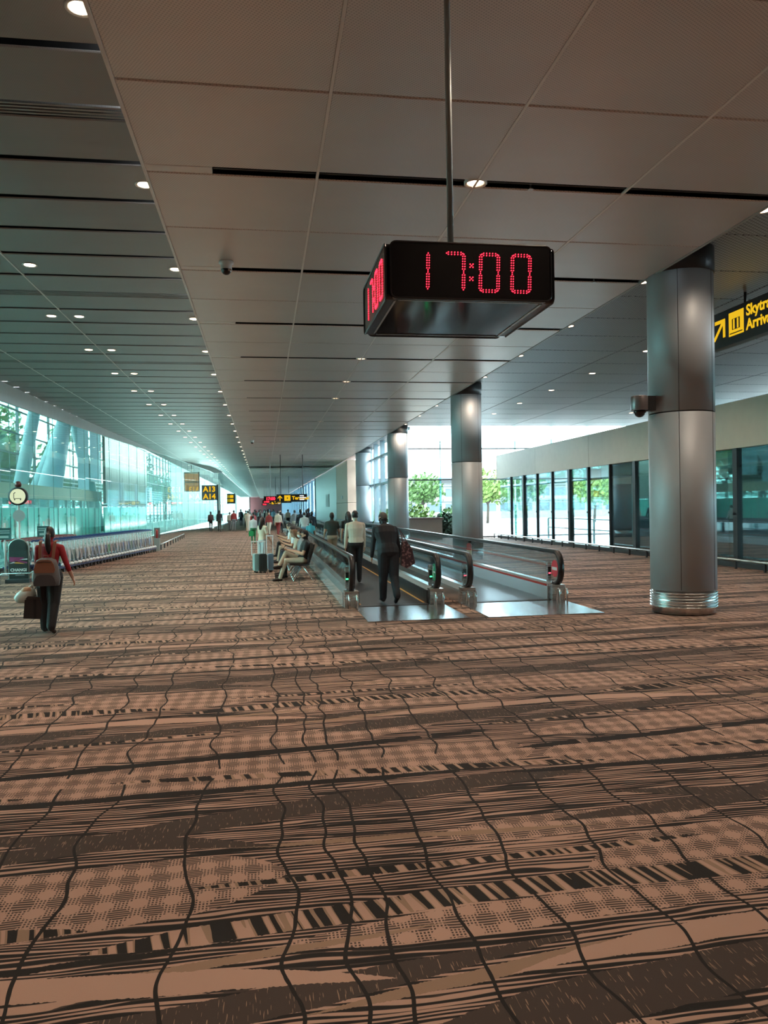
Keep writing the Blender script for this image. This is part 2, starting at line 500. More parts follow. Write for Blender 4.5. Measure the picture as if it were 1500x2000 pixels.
for s in bays(1.0, 70.0):
    a, b = s + SW / 2, s + BAY - SW / 2
    mid = (a + b) / 2
    for q0, q1 in ((a, mid - 0.008), (mid + 0.008, b)):
        for c0, c1 in zip(COLS, COLS[1:]):
            put('panel', panel_mesh(c1 - c0 - 0.016, q1 - q0, 0.016, M_MESH, 'c'), ceil, (c0 + 0.008, q0, ZC))
    put('slot_filler', panel_mesh(0.72, SW - 0.02, 0.05, M_TRIM, 'f'), ceil, (XL + 0.008, s - SW / 2 + 0.01, ZC + 0.004))
    MB().box(-0.49, XR - 0.1, s - 0.012, s + 0.012, ZC + 0.03, ZC + 0.05).build('slot_rail', M_DARK, ceil)
far = MB()
for s in bays(70.5, YEND):
    far.box(XL, XR, s + SW / 2, s + BAY - SW / 2, ZC, ZC + 0.016)
for s in bays(-14, 1.0):
    if s + BAY < 2.2: far.box(XL, XR, s + SW / 2, s + BAY - SW / 2, ZC, ZC + 0.016)
tag(far.build('panel_run', M_MESH, ceil), None, None, None, 'stuff')
for c in COLS[1:-1]:
    MB().box(c - 0.014, c + 0.014, -14, YEND, ZC - 0.004, ZC + 0.02).build('seam_strip', M_TRIM, ceil)
MB().box(XL - 0.02, XL + 0.012, -14, YEND, ZC - 0.012, ZS + 0.02).build('edge_fascia', M_TRIM, ceil)
MB().box(XR - 0.01, XR + 0.03, -14, YEND, ZC - 0.008, ZS + 0.02).build('edge_fascia', M_GREYP, ceil)
MB().box(XL, XR, -14, YEND, ZC + 0.12, ZC + 0.16).build('slot_void', M_BLACK, ceil)

# ---- left ceiling: broad slats across the concourse with dark slots
cl = struct('ceiling_left', 'dark grey slatted metal ceiling over the left aisle', 'ceiling')
SL0, SLP = 7.35, 1.188
far = MB()
k = -16
while True:
    y0 = SL0 + k * SLP
    if y0 > YEND: break
    flute = (k - 1) % 6 == 0
    flute2 = k % 6 == 0
    a = y0 + (0.16 if flute else 0.06)
    b = y0 + SLP - (0.16 if flute2 else 0.06)
    x0 = min(xw(a), xw(b)) + 0.02
    if 5.0 < y0 < 100:
        put('slat', panel_mesh(XL - 0.025 - x0, b - a, 0.016, M_SLAT, 's'), cl, (x0, a, ZS))
        if flute:
            for j in range(4):
                MB().box(x0, XL - 0.025, y0 - 0.115 + j * 0.065, y0 - 0.08 + j * 0.065, ZS + 0.005, ZS + 0.04).build('flute', M_SLAT, cl)
    else:
        far.box(x0, XL - 0.025, a, b, ZS, ZS + 0.016)
    k += 1
tag(far.build('slat_run', M_SLAT, cl), None, None, None, 'stuff')
for xs in (-4.11, -6.6):
    MB().box(xs - 0.012, xs + 0.012, -13, 66 if xs < -5 else YEND, ZS - 0.005, ZS + 0.02).build('seam_strip', M_TRIM, cl)
MB().box(-8.25, XL, -14, YEND, ZS + 0.14, ZS + 0.18).build('slot_void', M_BLACK, cl)

# ---- right ceiling: open mesh
cr = struct('ceiling_right', 'open mesh ceiling over the right aisle and train doors', 'ceiling')
xs = [XR + 0.03 + i * 3.27 for i in range(7)]
for s in bays(1.0, 38.5):
    for c0, c1 in zip(xs, xs[1:]):
        put('panel', panel_mesh(c1 - c0 - 0.02, BAY / 2 - 0.02, 0.05, M_MESH2, 'r'), cr, (c0 + 0.01, s - 1.2, ZS))
        put('panel', panel_mesh(c1 - c0 - 0.02, BAY / 2 - 0.02, 0.05, M_MESH2, 'r'), cr, (c0 + 0.01, s - 1.2 + BAY / 2, ZS))
MB().box(XR + 0.03, 26.1, -14, 0.4, ZS, ZS + 0.05).build('panel_rear', M_MESH2, cr)
MB().box(XR + 0.03, 8.0, 43, YEND, ZS, ZS + 0.05).build('panel_strip', M_MESH2, cr)
MB().box(XR, 26.4, -14, 43, ZS + 0.55, ZS + 0.75).build('roof_slab', M_GREYP, cr)
MB().box(XR, 8.2, 43, YEND, ZS + 0.12, ZS + 0.3).build('roof_slab', M_GREYP, cr)

# ---- left: curved white bulkhead over the glass, glass wall
bk = MB()
def drop(y): return max(0.02, 1.03 - 0.0165 * y) if y < 68 else (0.5 * max(0, 1 - abs(y - 80) / 12) + 0.03)
ys = [-14 + i * 2.0 for i in range(53)]
for a, b in zip(ys, ys[1:]):
    bk.quad((xw(a) + 0.03, a, ZS), (xw(b) + 0.03, b, ZS), (xw(b) - 0.02, b, ZS - drop(b)), (xw(a) - 0.02, a, ZS - drop(a)))
    bk.quad((xw(a) - 0.12, a, ZS), (xw(a) - 0.12, a, ZS - drop(a)), (xw(b) - 0.12, b, ZS - drop(b)), (xw(b) - 0.12, b, ZS))
    bk.quad((xw(a) - 0.02, a, ZS - drop(a)), (xw(b) - 0.02, b, ZS - drop(b)), (xw(b) - 0.12, b, ZS - drop(b)), (xw(a) - 0.12, a, ZS - drop(a)))
tag(bk.build('trim_1', mat('bulkhead_paint', (0.62, 0.68, 0.67), 0.45)), 'curved pale bulkhead band above the left glass wall', 'bulkhead', None, 'structure')

wl = struct('window_1', 'long curved teal glass wall of the gate lounge on the left', 'glass wall')
y = 12.0
while y < 284:
    step = 2.55 if y < 66 else (1.9 if y < 92 else 6.0)
    y2 = y + step
    xa, xb = xw(y) - 0.05, xw(y2) - 0.05
    d = Vector((xb - xa, y2 - y, 0)).normalized() * 0.008
    nrm = Vector((-d.y, d.x, 0)).normalized() * 0.012
    top = ZS - min(drop(y), drop(y2)) * 0.9
    rows = [(0.1, 2.45), (2.46, 4.6), (4.61, top)] if y < 92 else [(0.1, ZS)]
    for z0, z1 in rows:
        if z1 - z0 < 0.1: continue
        p = MB()
        p.prism([(xa + d.x, y + d.y, z0), (xb - d.x, y2 - d.y, z0), (xb - d.x, y2 - d.y, z1), (xa + d.x, y + d.y, z1)], nrm)
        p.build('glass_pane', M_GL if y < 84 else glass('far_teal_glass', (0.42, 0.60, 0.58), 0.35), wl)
    if y < 95:
        MB().box(xa - 0.035, xa - 0.015, y - 0.012, y + 0.012, 0, top).build('joint_fin', M_MULL, wl)
    MB().bar((xa, y, 0.05), (xb, y2, 0.05), 0.10, 0.10).build('sill', M_STEEL, wl)
    y = y2
# closed walls outside the picture, behind the camera; the left one is added to block near daylight
M_WALLG = mat('plain_wall', (0.40, 0.38, 0.35), 0.6)
tag(MB().box(-8.4, -8.2, -14, 12, 0, ZS).build('wall_left_light_block', M_WALLG), 'unseen plain wall added along the left aisle to block daylight near the camera', 'wall', None, 'structure')
tag(MB().box(-8.3, 26.4, -14.3, -14, 0, ZS + 0.2).build('wall_back', M_WALLG), 'plain wall closing the concourse behind the camera', 'wall', None, 'structure')
tag(MB().box(-5.2, 9, 290, 290.3, 0, ZS + 0.2).build('wall_end', mat('end_wall_red', (0.05, 0.016, 0.016), 0.6)), 'reddish wall at the far end of the concourse', 'wall', None, 'structure')

# ---- gate lounge behind the left glass
lr = struct('ceiling_lounge', 'pale roof over the gate lounge', 'ceiling')
MB().box(-17.2, -8.4, -14, 150, 11.2, 11.4).build('roof_slab', M_WHITEP, lr)
MB().box(-8.45, -8.37, -14, 66, ZS + 0.1, 11.2).build('upstand', M_WHITEP, lr)
fo = struct('window_2', 'outer glazed facade of the gate lounge with horizontal bars', 'glass wall')
yy = -14.0
while yy < 149:
    MB().box(-17.0, -16.97, yy + 0.02, yy + 3.98, 0.02, 11.18).build('glass_pane', M_GO, fo)
    MB().box(-17.1, -16.92, yy - 0.05, yy + 0.05, 0, 11.2).build('mullion', M_MULL, fo)
    yy += 4.0
for i, z in enumerate([0.5, 1.0, 1.5, 2.0, 2.45, 2.9, 3.3, 3.65, 4.0, 4.35, 4.7, 5.9, 7.3, 8.9, 10.2]):
    MB().box(-16.9, -16.78, -14, 150, z - 0.045, z + 0.045).build('bar', M_MULL, fo)
tag(MB().box(-17.2, -8.4, 149.6, 150, 0, 11.2).build('wall_lounge_end', M_WHITEP), 'pale end wall of the gate lounge', 'wall', None, 'structure')
tag(MB().box(-17.2, -8.4, -14.3, -14, 0, 11.2).build('wall_lounge_near', M_WALLG), 'near end wall of the gate lounge', 'wall', None, 'structure')
# low partition of back-painted teal glass with a brown band over it
lp = struct('wall_partition', 'teal back-painted glass partition with brown band inside the lounge', 'wall')
M_TEALP = mat('teal_back_painted_glass', (0.16, 0.62, 0.55), 0.18, 0, 0.05)
M_BROWN = mat('brown_veneer_band', (0.42, 0.33, 0.24), 0.45, 0, 0.3, 0.6)
yy = 22.0
while yy < 66:
    MB().box(-13.2, -13.1, yy + 0.01, yy + 2.19, 0, 2.10).build('panel', M_TEALP, lp)
    MB().box(-13.2, -13.12, yy + 0.1, yy + 2.1, 2.16, 2.58).build('clerestory_pane', M_GO, lp)
    MB().box(-13.25, -13.05, yy - 0.03, yy + 0.03, 0, 2.6).build('post', M_STEEL, lp)
    yy += 2.2
MB().box(-13.5, -13.0, 22, 66, 2.62, 3.40).build('band', M_BROWN, lp)
wg = struct('wall_lounge_panels', 'grey-green panelled wall inside the gate lounge', 'wall')
M_GGP = mat('grey_green_panel', (0.10, 0.115, 0.10), 0.4, 0, 0.12, 0.5)
for i in range(9):
    MB().box(-12.2, -12.0, 62.5 + i * 2.4, 64.86 + i * 2.4, 2.4, 11.0).build('panel', M_GGP, wg)
MB().box(-12.3, -11.9, 62.5, 84, 2.2, 2.38).build('ledge', M_MULL, wg)
for i in range(9):
    MB().box(-12.2, -12.1, 62.5 + i * 2.4, 64.8 + i * 2.4, 0.0, 2.15).build('panel', M_TEALP, wg)

M_VCOL = mat('raking_column_paint', (0.34, 0.46, 0.52), 0.45)
vcols = [((-14.4, 53.0, 0), (-14.4, 62.6, 11.2), 1.0, 0.36, 'thick pale blue raking column tapering upward behind the left glass'),
         ((-15.4, 52.0, 0), (-14.9, 65.5, 11.2), 0.55, 0.40, 'darker blue raking column just behind the thick raking one'),
         ((-14.4, 47.2, 0), (-14.4, 54.6, 11.2), 0.44, 0.34, 'slim blue raking column nearest the camera behind the left glass'),
         ((-15.2, 76.0, 0), (-14.9, 63.8, 11.2), 0.55, 0.42, 'blue raking column leaning back toward the camera in the lounge')]
for p0, p1, r0, r1, lab in vcols:
    t = thing('raking_column', lab, 'column', p0, 0, 'raking columns of the gate lounge')
    MB().cyl(p0, p1, r0, r1, 20).build('shaft', M_VCOL, t, True, True)
    MB().cyl(p0, (p0[0], p0[1], 0.2), r0 * 1.12, r0 * 1.12, 20).build('foot_ring', M_STEEL, t, False, True)
for i, (y0, w, z0, lab) in enumerate([(51.4, 3.0, 3.3, 'pale blue fabric banner hanging nearest in the gate lounge'), (55.0, 3.0, 3.9, 'pale blue fabric banner hanging farther in the gate lounge')]):
    t = thing('banner', lab, 'banner', (-11.5, y0, z0), 0, 'hanging banners in the gate lounge')
    MB().box(-11.53, -11.5, y0, y0 + w, z0, 11.1).build('cloth', mat('banner_blue', (0.36, 0.56, 0.68), 0.7), t, False, True)
    MB().box(-11.55, -11.48, y0 - 0.05, y0 + w + 0.05, 11.1, 11.19).build('top_rod', M_STEEL, t, False, True)
    MB().box(-11.55, -11.48, y0 - 0.02, y0 + w + 0.02, z0 - 0.05, z0).build('bottom_rod', M_STEEL, t, False, True)

# ---- right: train platform room with tan fascia and glass doors
st = struct('wall_right', 'tan fascia and dark framed glass front of the train platform room', 'wall')
for i in range(9):
    y0 = -14 + i * 6.26
    MB().box(13.0, 13.25, y0 + 0.008, y0 + 6.252, 3.32, 4.62).build('fascia_panel', M_TAN, st)
MB().box(13.25, 22.0, -14, 42.36, 4.45, 4.6).build('roof', M_TAN, st)
MB().box(13.0, 22.0, 42.3, 42.4, 3.32, 4.62).build('end_fascia', M_TAN, st)
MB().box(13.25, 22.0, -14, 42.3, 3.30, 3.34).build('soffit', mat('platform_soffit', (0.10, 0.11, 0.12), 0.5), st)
MB().box(12.98, 13.2, -14, 42.3, 0.0, 0.14).build('kerb', M_DARK, st)
y = 6.0; i = 0
while y < 42.0:
    w = 2.0
    MB().box(13.08, 13.10, y + 0.03, y + w - 0.03, 0.15, 3.30).build('glass_pane', M_GR, st)
    wide = i % 3 == 1
    MB().box(13.02, 13.22 if wide else 13.14, y - (0.10 if wide else 0.035), y + (0.10 if wide else 0.035), 0.1, 3.32).build('mullion', M_DARK, st)
    MB().box(13.11, 13.15, y + 0.03, y + w - 0.03, 2.78, 2.86).build('transom', M_DARK, st)
    MB().box(13.02, 13.05, y - 0.05, y + 0.12, 1.45, 1.52).build('door_bracket', M_DARK, st)
    y += w; i += 1
MB().box(13.0, 13.3, -14, 6.0, 0, 3.32).build('solid_front', M_WALLG, st)
MB().box(13.0, 26.4, -14.2, -14, 4.4, ZS).build('upper_end', M_WALLG, st)
# back wall of the platform with train windows
sb = struct('wall_platform', 'dark rear wall of the platform room with bright openings', 'wall')
y = -14.0; i = 0
while y < 42:
    if i % 2 == 0: MB().box(21.8, 22.0, y, y + 0.5, 0, 3.3).build('pier', M_DARK, sb); y += 0.5
    else:
        MB().box(21.8, 22.0, y, y + 3.0, 0, 0.35).build('dado', M_GREYP, sb)
        MB().box(21.88, 21.9, y, y + 3.0, 0.35, 2.9).build('glass_pane', M_GO, sb)
        MB().box(21.8, 22.0, y, y + 3.0, 2.9, 3.3).build('lintel', M_DARK, sb); y += 3.0
    i += 1
# upper glazing above the platform roof, facing the street, and the tall facade beyond it
rw = struct('window_3', 'tall bright glass facade beyond the train platform room', 'glass wall')
ZF = ZS + 0.5
MZ = [0.05, 3.3, 5.0, ZF]
x = 7.7
while x < 26:
    w = 2.2
    for z0, z1 in zip(MZ, MZ[1:]):
        MB().box(x + 0.03, x + w - 0.03, 42.88, 42.90, z0 + 0.02, z1 - 0.02).build('glass_pane', M_GR, rw)
    MB().box(x - 0.03, x + 0.03, 42.9, 43.2, 0, ZF).build('glass_fin', glass('fin_glass', (0.62, 0.92, 0.95), 1.0), rw)
    x += w
for z in (0.05, 3.3, 5.05):
    MB().box(7.7, 26.3, 42.84, 42.94, z - 0.035, z + 0.035).build('transom', M_MULL, rw)
rc = struct('window_6', 'clerestory glazing above the train platform roof', 'glass wall')
MB().box(26.05, 26.25, -14, 3.55, 0, ZS).build('daylight_block', M_WALLG, rc)  # unseen solid stretch, added to keep daylight off the near floor
for i in range(6, 20):
    MB().box(26.1, 26.13, -14 + i * 2.93 + 0.03, -14 + i * 2.93 + 2.9, 0.1, ZS).build('glass_pane', M_GR, rc)
    MB().box(26.05, 26.2, -14 + i * 2.93 - 0.03, -14 + i * 2.93 + 0.03, 0, ZS).build('mullion', M_MULL, rc)
rv = struct('window_4', 'glazed side of the concourse beyond the second column', 'glass wall')
M_FRAME = mat('blue_grey_frame', (0.42, 0.50, 0.56), 0.4, 0.4)
y = 43.0
while y < 61:
    w = 2.9
    for z0, z1 in zip([0.8, 3.3, 5.05], [3.3, 5.05, ZS]):
        MB().box(7.48, 7.50, y + 0.05, y + w - 0.05, z0 + 0.03, z1 - 0.03).build('glass_pane', M_GR, rv)
    MB().box(7.35, 7.65, y - 0.09, y + 0.09, 0, ZS).build('mullion', M_FRAME, rv)
    y += w
for z in (3.3, 5.05, 0.76):
    MB().box(7.38, 7.6, 43, 61.4, z - 0.07, z + 0.07).build('transom', M_FRAME, rv)
MB().box(7.4, 7.6, 43, 61.4, 0, 0.7).build('dado', M_FRAME, rv)
wr = struct('wall_pier', 'tan and brushed grey wall block beside the far walkway', 'wall')
M_PINK = mat('pink_tan_panel', (0.62, 0.43, 0.33), 0.5)
MB().box(6.62, 8.0, 61.6, 71.2, 0, 2.2).build('panel', M_PINK, wr); MB().box(6.62, 8.0, 61.6, 71.2, 2.22, ZC).build('panel', M_PINK, wr)
MB().box(6.61, 8.0, 71.22, 100, 0, ZC).build('metal_cladding', brushed('grey_cladding', (0.42, 0.41, 0.38), 0.38, 0.6, (1, 1, 40)), wr)
MB().box(6.57, 6.61, 79, 83, 1.9, 3.2).build('notice', M_GREYP, wr)
MB().box(6.57, 6.62, 65.5, 66.0, 2.55, 2.8).build('box', M_WHITEP, wr)
rz = struct('window_5', 'glazed side of the concourse far away beyond the wall block', 'glass wall')
y = 100.0
while y < 285:
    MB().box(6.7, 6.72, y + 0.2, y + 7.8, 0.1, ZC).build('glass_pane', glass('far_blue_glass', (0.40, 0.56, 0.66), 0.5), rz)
    MB().box(6.5, 6.8, y - 0.25, y + 0.25, 0, ZC).build('mullion', M_FRAME, rz)
    y += 8.0
# ================================================================== downlights
def dl_meshes():
    ring = MB().lathe([(0.088, 0.0), (0.115, -0.012), (0.125, -0.006), (0.125, 0.02), (0.088, 0.02)], n=20, cap=False).mesh('trim_ring', M_WHITEP, True)
    lens = MB().lathe([(0.0005, -0.006), (0.088, -0.006), (0.088, 0.0), (0.0005, 0.0)], n=16).mesh('lens', M_LAMP)
    ring2 = MB().lathe([(0.10, 0.0), (0.125, -0.02), (0.135, -0.01), (0.135, 0.16), (0.10, 0.16)], n=20, cap=False).mesh('housing', M_TRIM, True)
    lens2 = MB().lathe([(0.0005, 0.02), (0.10, 0.02), (0.10, 0.03), (0.0005, 0.03)], n=16).mesh('lens', M_LAMP)
    return ring, lens, ring2, lens2
DLR, DLL, DLH, DLL2 = dl_meshes()
def lamp_data(w, ang=2.3):
    key = 'spot_%d' % w
    L = bpy.data.lights.get(key)
    if L is None:
        L = bpy.data.lights.new(key, 'SPOT')
        L.energy = w; L.color = (1.0, 0.79, 0.60); L.spot_size = ang; L.spot_blend = 0.7; L.shadow_soft_size = 0.08
    return L
def downlight(x, y, z, label, group, watts=0, slot=False):
    t = thing('downlight', label, 'downlight', (x, y, z), 0, group)
    put('housing' if slot else 'trim_ring', DLH if slot else DLR, t)
    put('lens', DLL2 if slot else DLL, t)
    if watts:
        o = bpy.data.objects.new('bulb', lamp_data(watts)); COL.objects.link(o); o.parent = t; o.location = (0, 0, -0.03)
    return t
def row(x, y0, step, n, z, desc, group, watts, ylit, slot=False, cap=24, skip=()):
    seen = 0
    for i in range(n):
        y = y0 + i * step
        if i in skip: continue
        if y > 6.0:
            lab = ('warm round downlight, %s from the camera in the %s' % (ORD[seen] if seen else 'nearest', desc)) if seen < cap else 'tiny far downlight past the twenty-fourth in the %s' % desc
            seen += 1
        else: lab = 'downlight overhead behind the camera in the %s' % desc
        downlight(x, y, z, lab, group, watts if 0 < y < ylit else 0, slot)
W1 = 215
row(-1.435, -7.49, 3.566, 62, ZS, 'row along the mesh ceiling', 'downlights along the mesh ceiling edge', W1, 65)
row(-3.83, -7.49, 3.566, 62, ZS, 'right paired row', 'right row of paired downlights', W1, 65, skip=(3, 5))
row(-4.395, -7.49, 3.566, 62, ZS, 'left paired row', 'left row of paired downlights', 0, 65, skip=(3, 5, 6))
row(2.51, -5.52, 3.59, 19, ZC + 0.01, 'ceiling slots', 'downlights in the ceiling slots', W1, 65, True, skip=(10, 12, 14, 16))
row(7.17, -7.71, 3.59, 14, ZS, 'row beside columns', 'downlights beside the columns', W1, 45)
row(10.5, -8.61, 3.59, 13, ZS, 'row before the tan fascia', 'downlights before the tan fascia', W1, 45)
row(16.95, 10.0, 6.0, 5, ZS, 'row above the platform roof', 'downlights above the platform roof', 0, 0)
# ================================================================== columns
COLY = [12.1, 26.0, 39.8, 54.0]
cn = ['nearest the camera, carrying a dome camera', 'second from the camera, behind the walkway end', 'third from the camera, before the tall facade', 'fourth from the camera, against the side glazing']
for cy, nm in zip(COLY, cn):
    t = thing('column', 'large round silver clad column %s' % nm, 'column', (6.92, cy, 0), 0, 'round concourse columns')
    MB().lathe([(0.525, 0.40), (0.525, 3.305)], n=48).build('lower_cladding', M_COLUMN, t, True)
    MB().lathe([(0.525, 3.325), (0.525, ZS - 0.01)], n=48).build('upper_cladding', M_COLUMN, t, True)
    MB().lathe([(0.515, 3.30), (0.515, 3.33)], n=48).build('joint_ring', M_BLACK, t, True)
    for a in (-2.15, -0.95, 0.6, 2.2):
        c, s_ = math.cos(a), math.sin(a)
        MB().bar((0.524 * c, 0.524 * s_, 0.42), (0.524 * c, 0.524 * s_, ZS - 0.03), 0.006, 0.006).build('vertical_seam', M_DARK, t)
    MB().lathe([(0.46, 0.0), (0.46, 0.02), (0.50, 0.02), (0.50, 0.40)], n=48).build('base_sleeve', M_STEEL, t, True)
    if cy < 30:
        for z in (0.12, 0.165, 0.21, 0.255, 0.30, 0.345):
            MB().lathe([(0.495, z), (0.535, z + 0.006), (0.535, z + 0.018), (0.495, z + 0.024)], n=40).build('base_rib', M_STEEL, t, True)
    MB().lathe([(0.53, ZC + 0.0), (0.545, ZC + 0.01), (0.545, ZS - 0.012), (0.53, ZS - 0.012)], n=40).build('head_collar', M_DARK, t, True)
# bracket camera on the first column
t = thing('dome_camera', 'grey drum shaped camera with black dome fixed to the nearest column', 'camera', (6.13, 12.0, 3.32))
MB().lathe([(0.135, 0.04), (0.14, 0.05), (0.14, 0.26), (0.13, 0.275)], n=28).build('drum', mat('camera_drum', (0.24, 0.22, 0.23), 0.35, 0.5), t, True)
MB().box(0.10, 0.235, -0.10, 0.10, 0.03, 0.27).build('bracket', M_DARK, t)
d = MB(); d.lathe([(0.10, 0.04), (0.10, 0.0)] + [(0.085 * math.cos(a), 0.0 - 0.075 * math.sin(a)) for a in (0.1, 0.5, 0.9, 1.25, 1.5)], n=24)
d.build('dome', M_RUBBER, t, True)

# ================================================================== LED clock
def led_positions():
    """LED dots of the reading 17:00 on a face 1.04 m wide, 0.33 m high; origin lower left"""
    dots = {}
    h, zt, zb = 0.222, 0.272, 0.050
    zm = (zt + zb) / 2
    def vseg(x, z0, z1):
        r = []
        n = 6
        for i in range(n):
            z = z0 + 0.018 + (z1 - z0 - 0.036) * i / (n - 1)
            r += [(x - 0.0068, z), (x + 0.0068, z)]
        r += [(x, z0 + 0.006), (x, z1 - 0.006)]
        return r
    def hseg(x0, x1, z):
        r = []
        for i in range(5):
            x = x0 + 0.012 + (x1 - x0 - 0.024) * i / 4
            r += [(x, z - 0.0065), (x, z + 0.0065)]
        r += [(x0 + 0.001, z), (x1 - 0.001, z)]
        return r
    def digit(name, x0, x1, segs):
        r = []
        if 'b' in segs: r += vseg(x1, zm, zt)
        if 'c' in segs: r += vseg(x1, zb, zm)
        if 'f' in segs: r += vseg(x0, zm, zt)
        if 'e' in segs: r += vseg(x0, zb, zm)
        if 'a' in segs: r += hseg(x0 + 0.006, x1 - 0.006, zt - 0.002)
        if 'd' in segs: r += hseg(x0 + 0.006, x1 - 0.006, zb + 0.002)
        return r
    dots['digit_one'] = digit('1', 0.14, 0.250, 'bc')
    dots['digit_seven'] = digit('7', 0.355, 0.468, 'abc')
    dots['colon'] = [(0.516 + a, z + b) for z in (0.122, 0.200) for a in (-0.009, 0.009) for b in (-0.009, 0.009)] + [(0.516, 0.122), (0.516, 0.200)]
    dots['digit_zero'] = digit('0', 0.572, 0.682, 'abcdef')
    dots['digit_zero_last'] = digit('0', 0.770, 0.880, 'abcdef')
    return {k: [(x + 0.03 * (z - 0.16), z) for x, z in v] for k, v in dots.items()}
M_LED = emission('red_led', (1.0, 0.02, 0.045), 4.5)
M_CLOCKF = mat('clock_face_black', (0.010, 0.009, 0.011), 0.25, 0, 0.02)
M_CLOCKB = mat('clock_underside_gloss', (0.018, 0.022, 0.030), 0.08, 0.0, 0.02, spec=0.9)
def rounded(w, h, r, n=5):
    p = []
    for cx, cz, a0 in ((w - r, h - r, 0), (r, h - r, PI / 2), (r, r, PI), (w - r, r, 1.5 * PI)):
        for i in range(n + 1):
            a = a0 + PI / 2 * i / n
            p.append((cx + r * math.cos(a), cz + r * math.sin(a)))
    return p
def led_clock(name, label, x0, x1, y0, z0, H, ceilz, glow=True):
    W = x1 - x0; k = W / 1.04
    t = thing(name, label, 'clock', (x0 + W / 2, y0 + W / 2, z0), 0)
    w2 = W / 2
    MB().box(-w2 + 0.05 * k, w2 - 0.05 * k, -w2 + 0.05 * k, w2 - 0.05 * k, 0.012, H - 0.004).build('body', M_CLOCKF, t)
    MB().box(-w2 + 0.07 * k, w2 - 0.07 * k, -w2 + 0.07 * k, w2 - 0.07 * k, 0.004, 0.013).build('bottom_plate', M_CLOCKB, t)
    for i in range(4):
        R = Matrix.Rotation(i * PI / 2, 3, 'Z')
        poly = rounded(W - 0.05 * k, H, 0.035 * k)
        fm = MB()
        outer = [R @ Vector((px - w2 + 0.025 * k, -w2, pz)) for px, pz in poly]
        fm.prism(outer, R @ Vector((0, 0.06 * k, 0)))
        face = fm.build('face', M_CLOCKF, t)
        rim = MB(); rim.tube([R @ Vector((px - w2 + 0.025 * k, -w2 - 0.001, pz)) for px, pz in poly + poly[:1]], 0.006 * k, 5)
        rim.build('rim', M_RUBBER, face)
        e = MB(); e.bar(R @ Vector((-w2 + 0.08 * k, -w2 + 0.062 * k, 0.004)), R @ Vector((w2 - 0.08 * k, -w2 + 0.062 * k, 0.004)), 0.012 * k, 0.010 * k)
        e.build('lower_trim', M_STEEL, face)
        if not glow or i == 2: continue
        for nm, ds in led_positions().items():
            b = MB()
            for (dx, dz) in ds:
                c = Vector((dx * k - w2, -w2 - 0.0035, dz * k * (H / (0.33 * k))))
                b.cyl(R @ c, R @ (c + Vector((0, 0.003, 0))), 0.0040 * k, 0.0040 * k, 6)
            b.build('colon' if nm == 'colon' else 'digit', M_LED, face)
    MB().cyl((0, 0, H), (0, 0, ceilz - z0 - 0.02), 0.021 * k, 0.021 * k, 16).build('pole', mat('pole_grey', (0.55, 0.58, 0.56), 0.45, 0.1), t, True)
    MB().cyl((0, 0, H), (0, 0, H + 0.03), 0.06 * k, 0.05 * k, 16).build('pole_socket', M_DARK, t)
    MB().cyl((0, 0, ceilz - z0 - 0.03), (0, 0, ceilz - z0), 0.09 * k, 0.09 * k, 16).build('ceiling_plate', M_GREYP, t)
    return t
led_clock('hanging_clock', 'black four-sided LED clock reading 17:00 hanging from a grey pole', 0.745, 1.795, 4.58, 3.095, 0.335, ZC)

# ================================================================== moving walkways
M_BELT = mat('walkway_belt', (0.030, 0.036, 0.045), 0.45, 0.2, 0.05, bump=0.2, bscale=120)
M_PLATE = brushed('landing_plate_steel', (0.50, 0.52, 0.54), 0.22, 0.95, (60, 3, 3), 0.15)
M_SKIRT = mat('skirt_panel', (0.66, 0.71, 0.74), 0.22, 0.7, 0.04)
M_YEL = mat('yellow_edge', (0.65, 0.33, 0.08), 0.5)
M_RED = mat('red_stripe', (0.45, 0.04, 0.03), 0.5)
M_GREENL = emission('green_led', (0.05, 1.0, 0.3), 6.0)
M_REDL = emission('red_signal', (1.0, 0.05, 0.08), 6.0)
WY0, WY1 = 14.35, 60.0
def rail_path(x):
    pts = []
    for i in range(11):                                   # lower front return up to the top
        a = -PI / 2 - 0.2 + (PI + 0.2) * i / 10
        pts.append((x, WY0 - 0.30 * math.cos(a) * 1.0, 0.62 + 0.31 * math.sin(a)))
    y = WY0 + 3
    while y < WY1: pts.append((x, y, 0.93)); y += 3
    for i in range(11):
        a = PI / 2 - (PI + 0.2) * i / 10
        pts.append((x, WY1 + 0.30 * math.cos(a), 0.62 + 0.31 * math.sin(a)))
    return pts
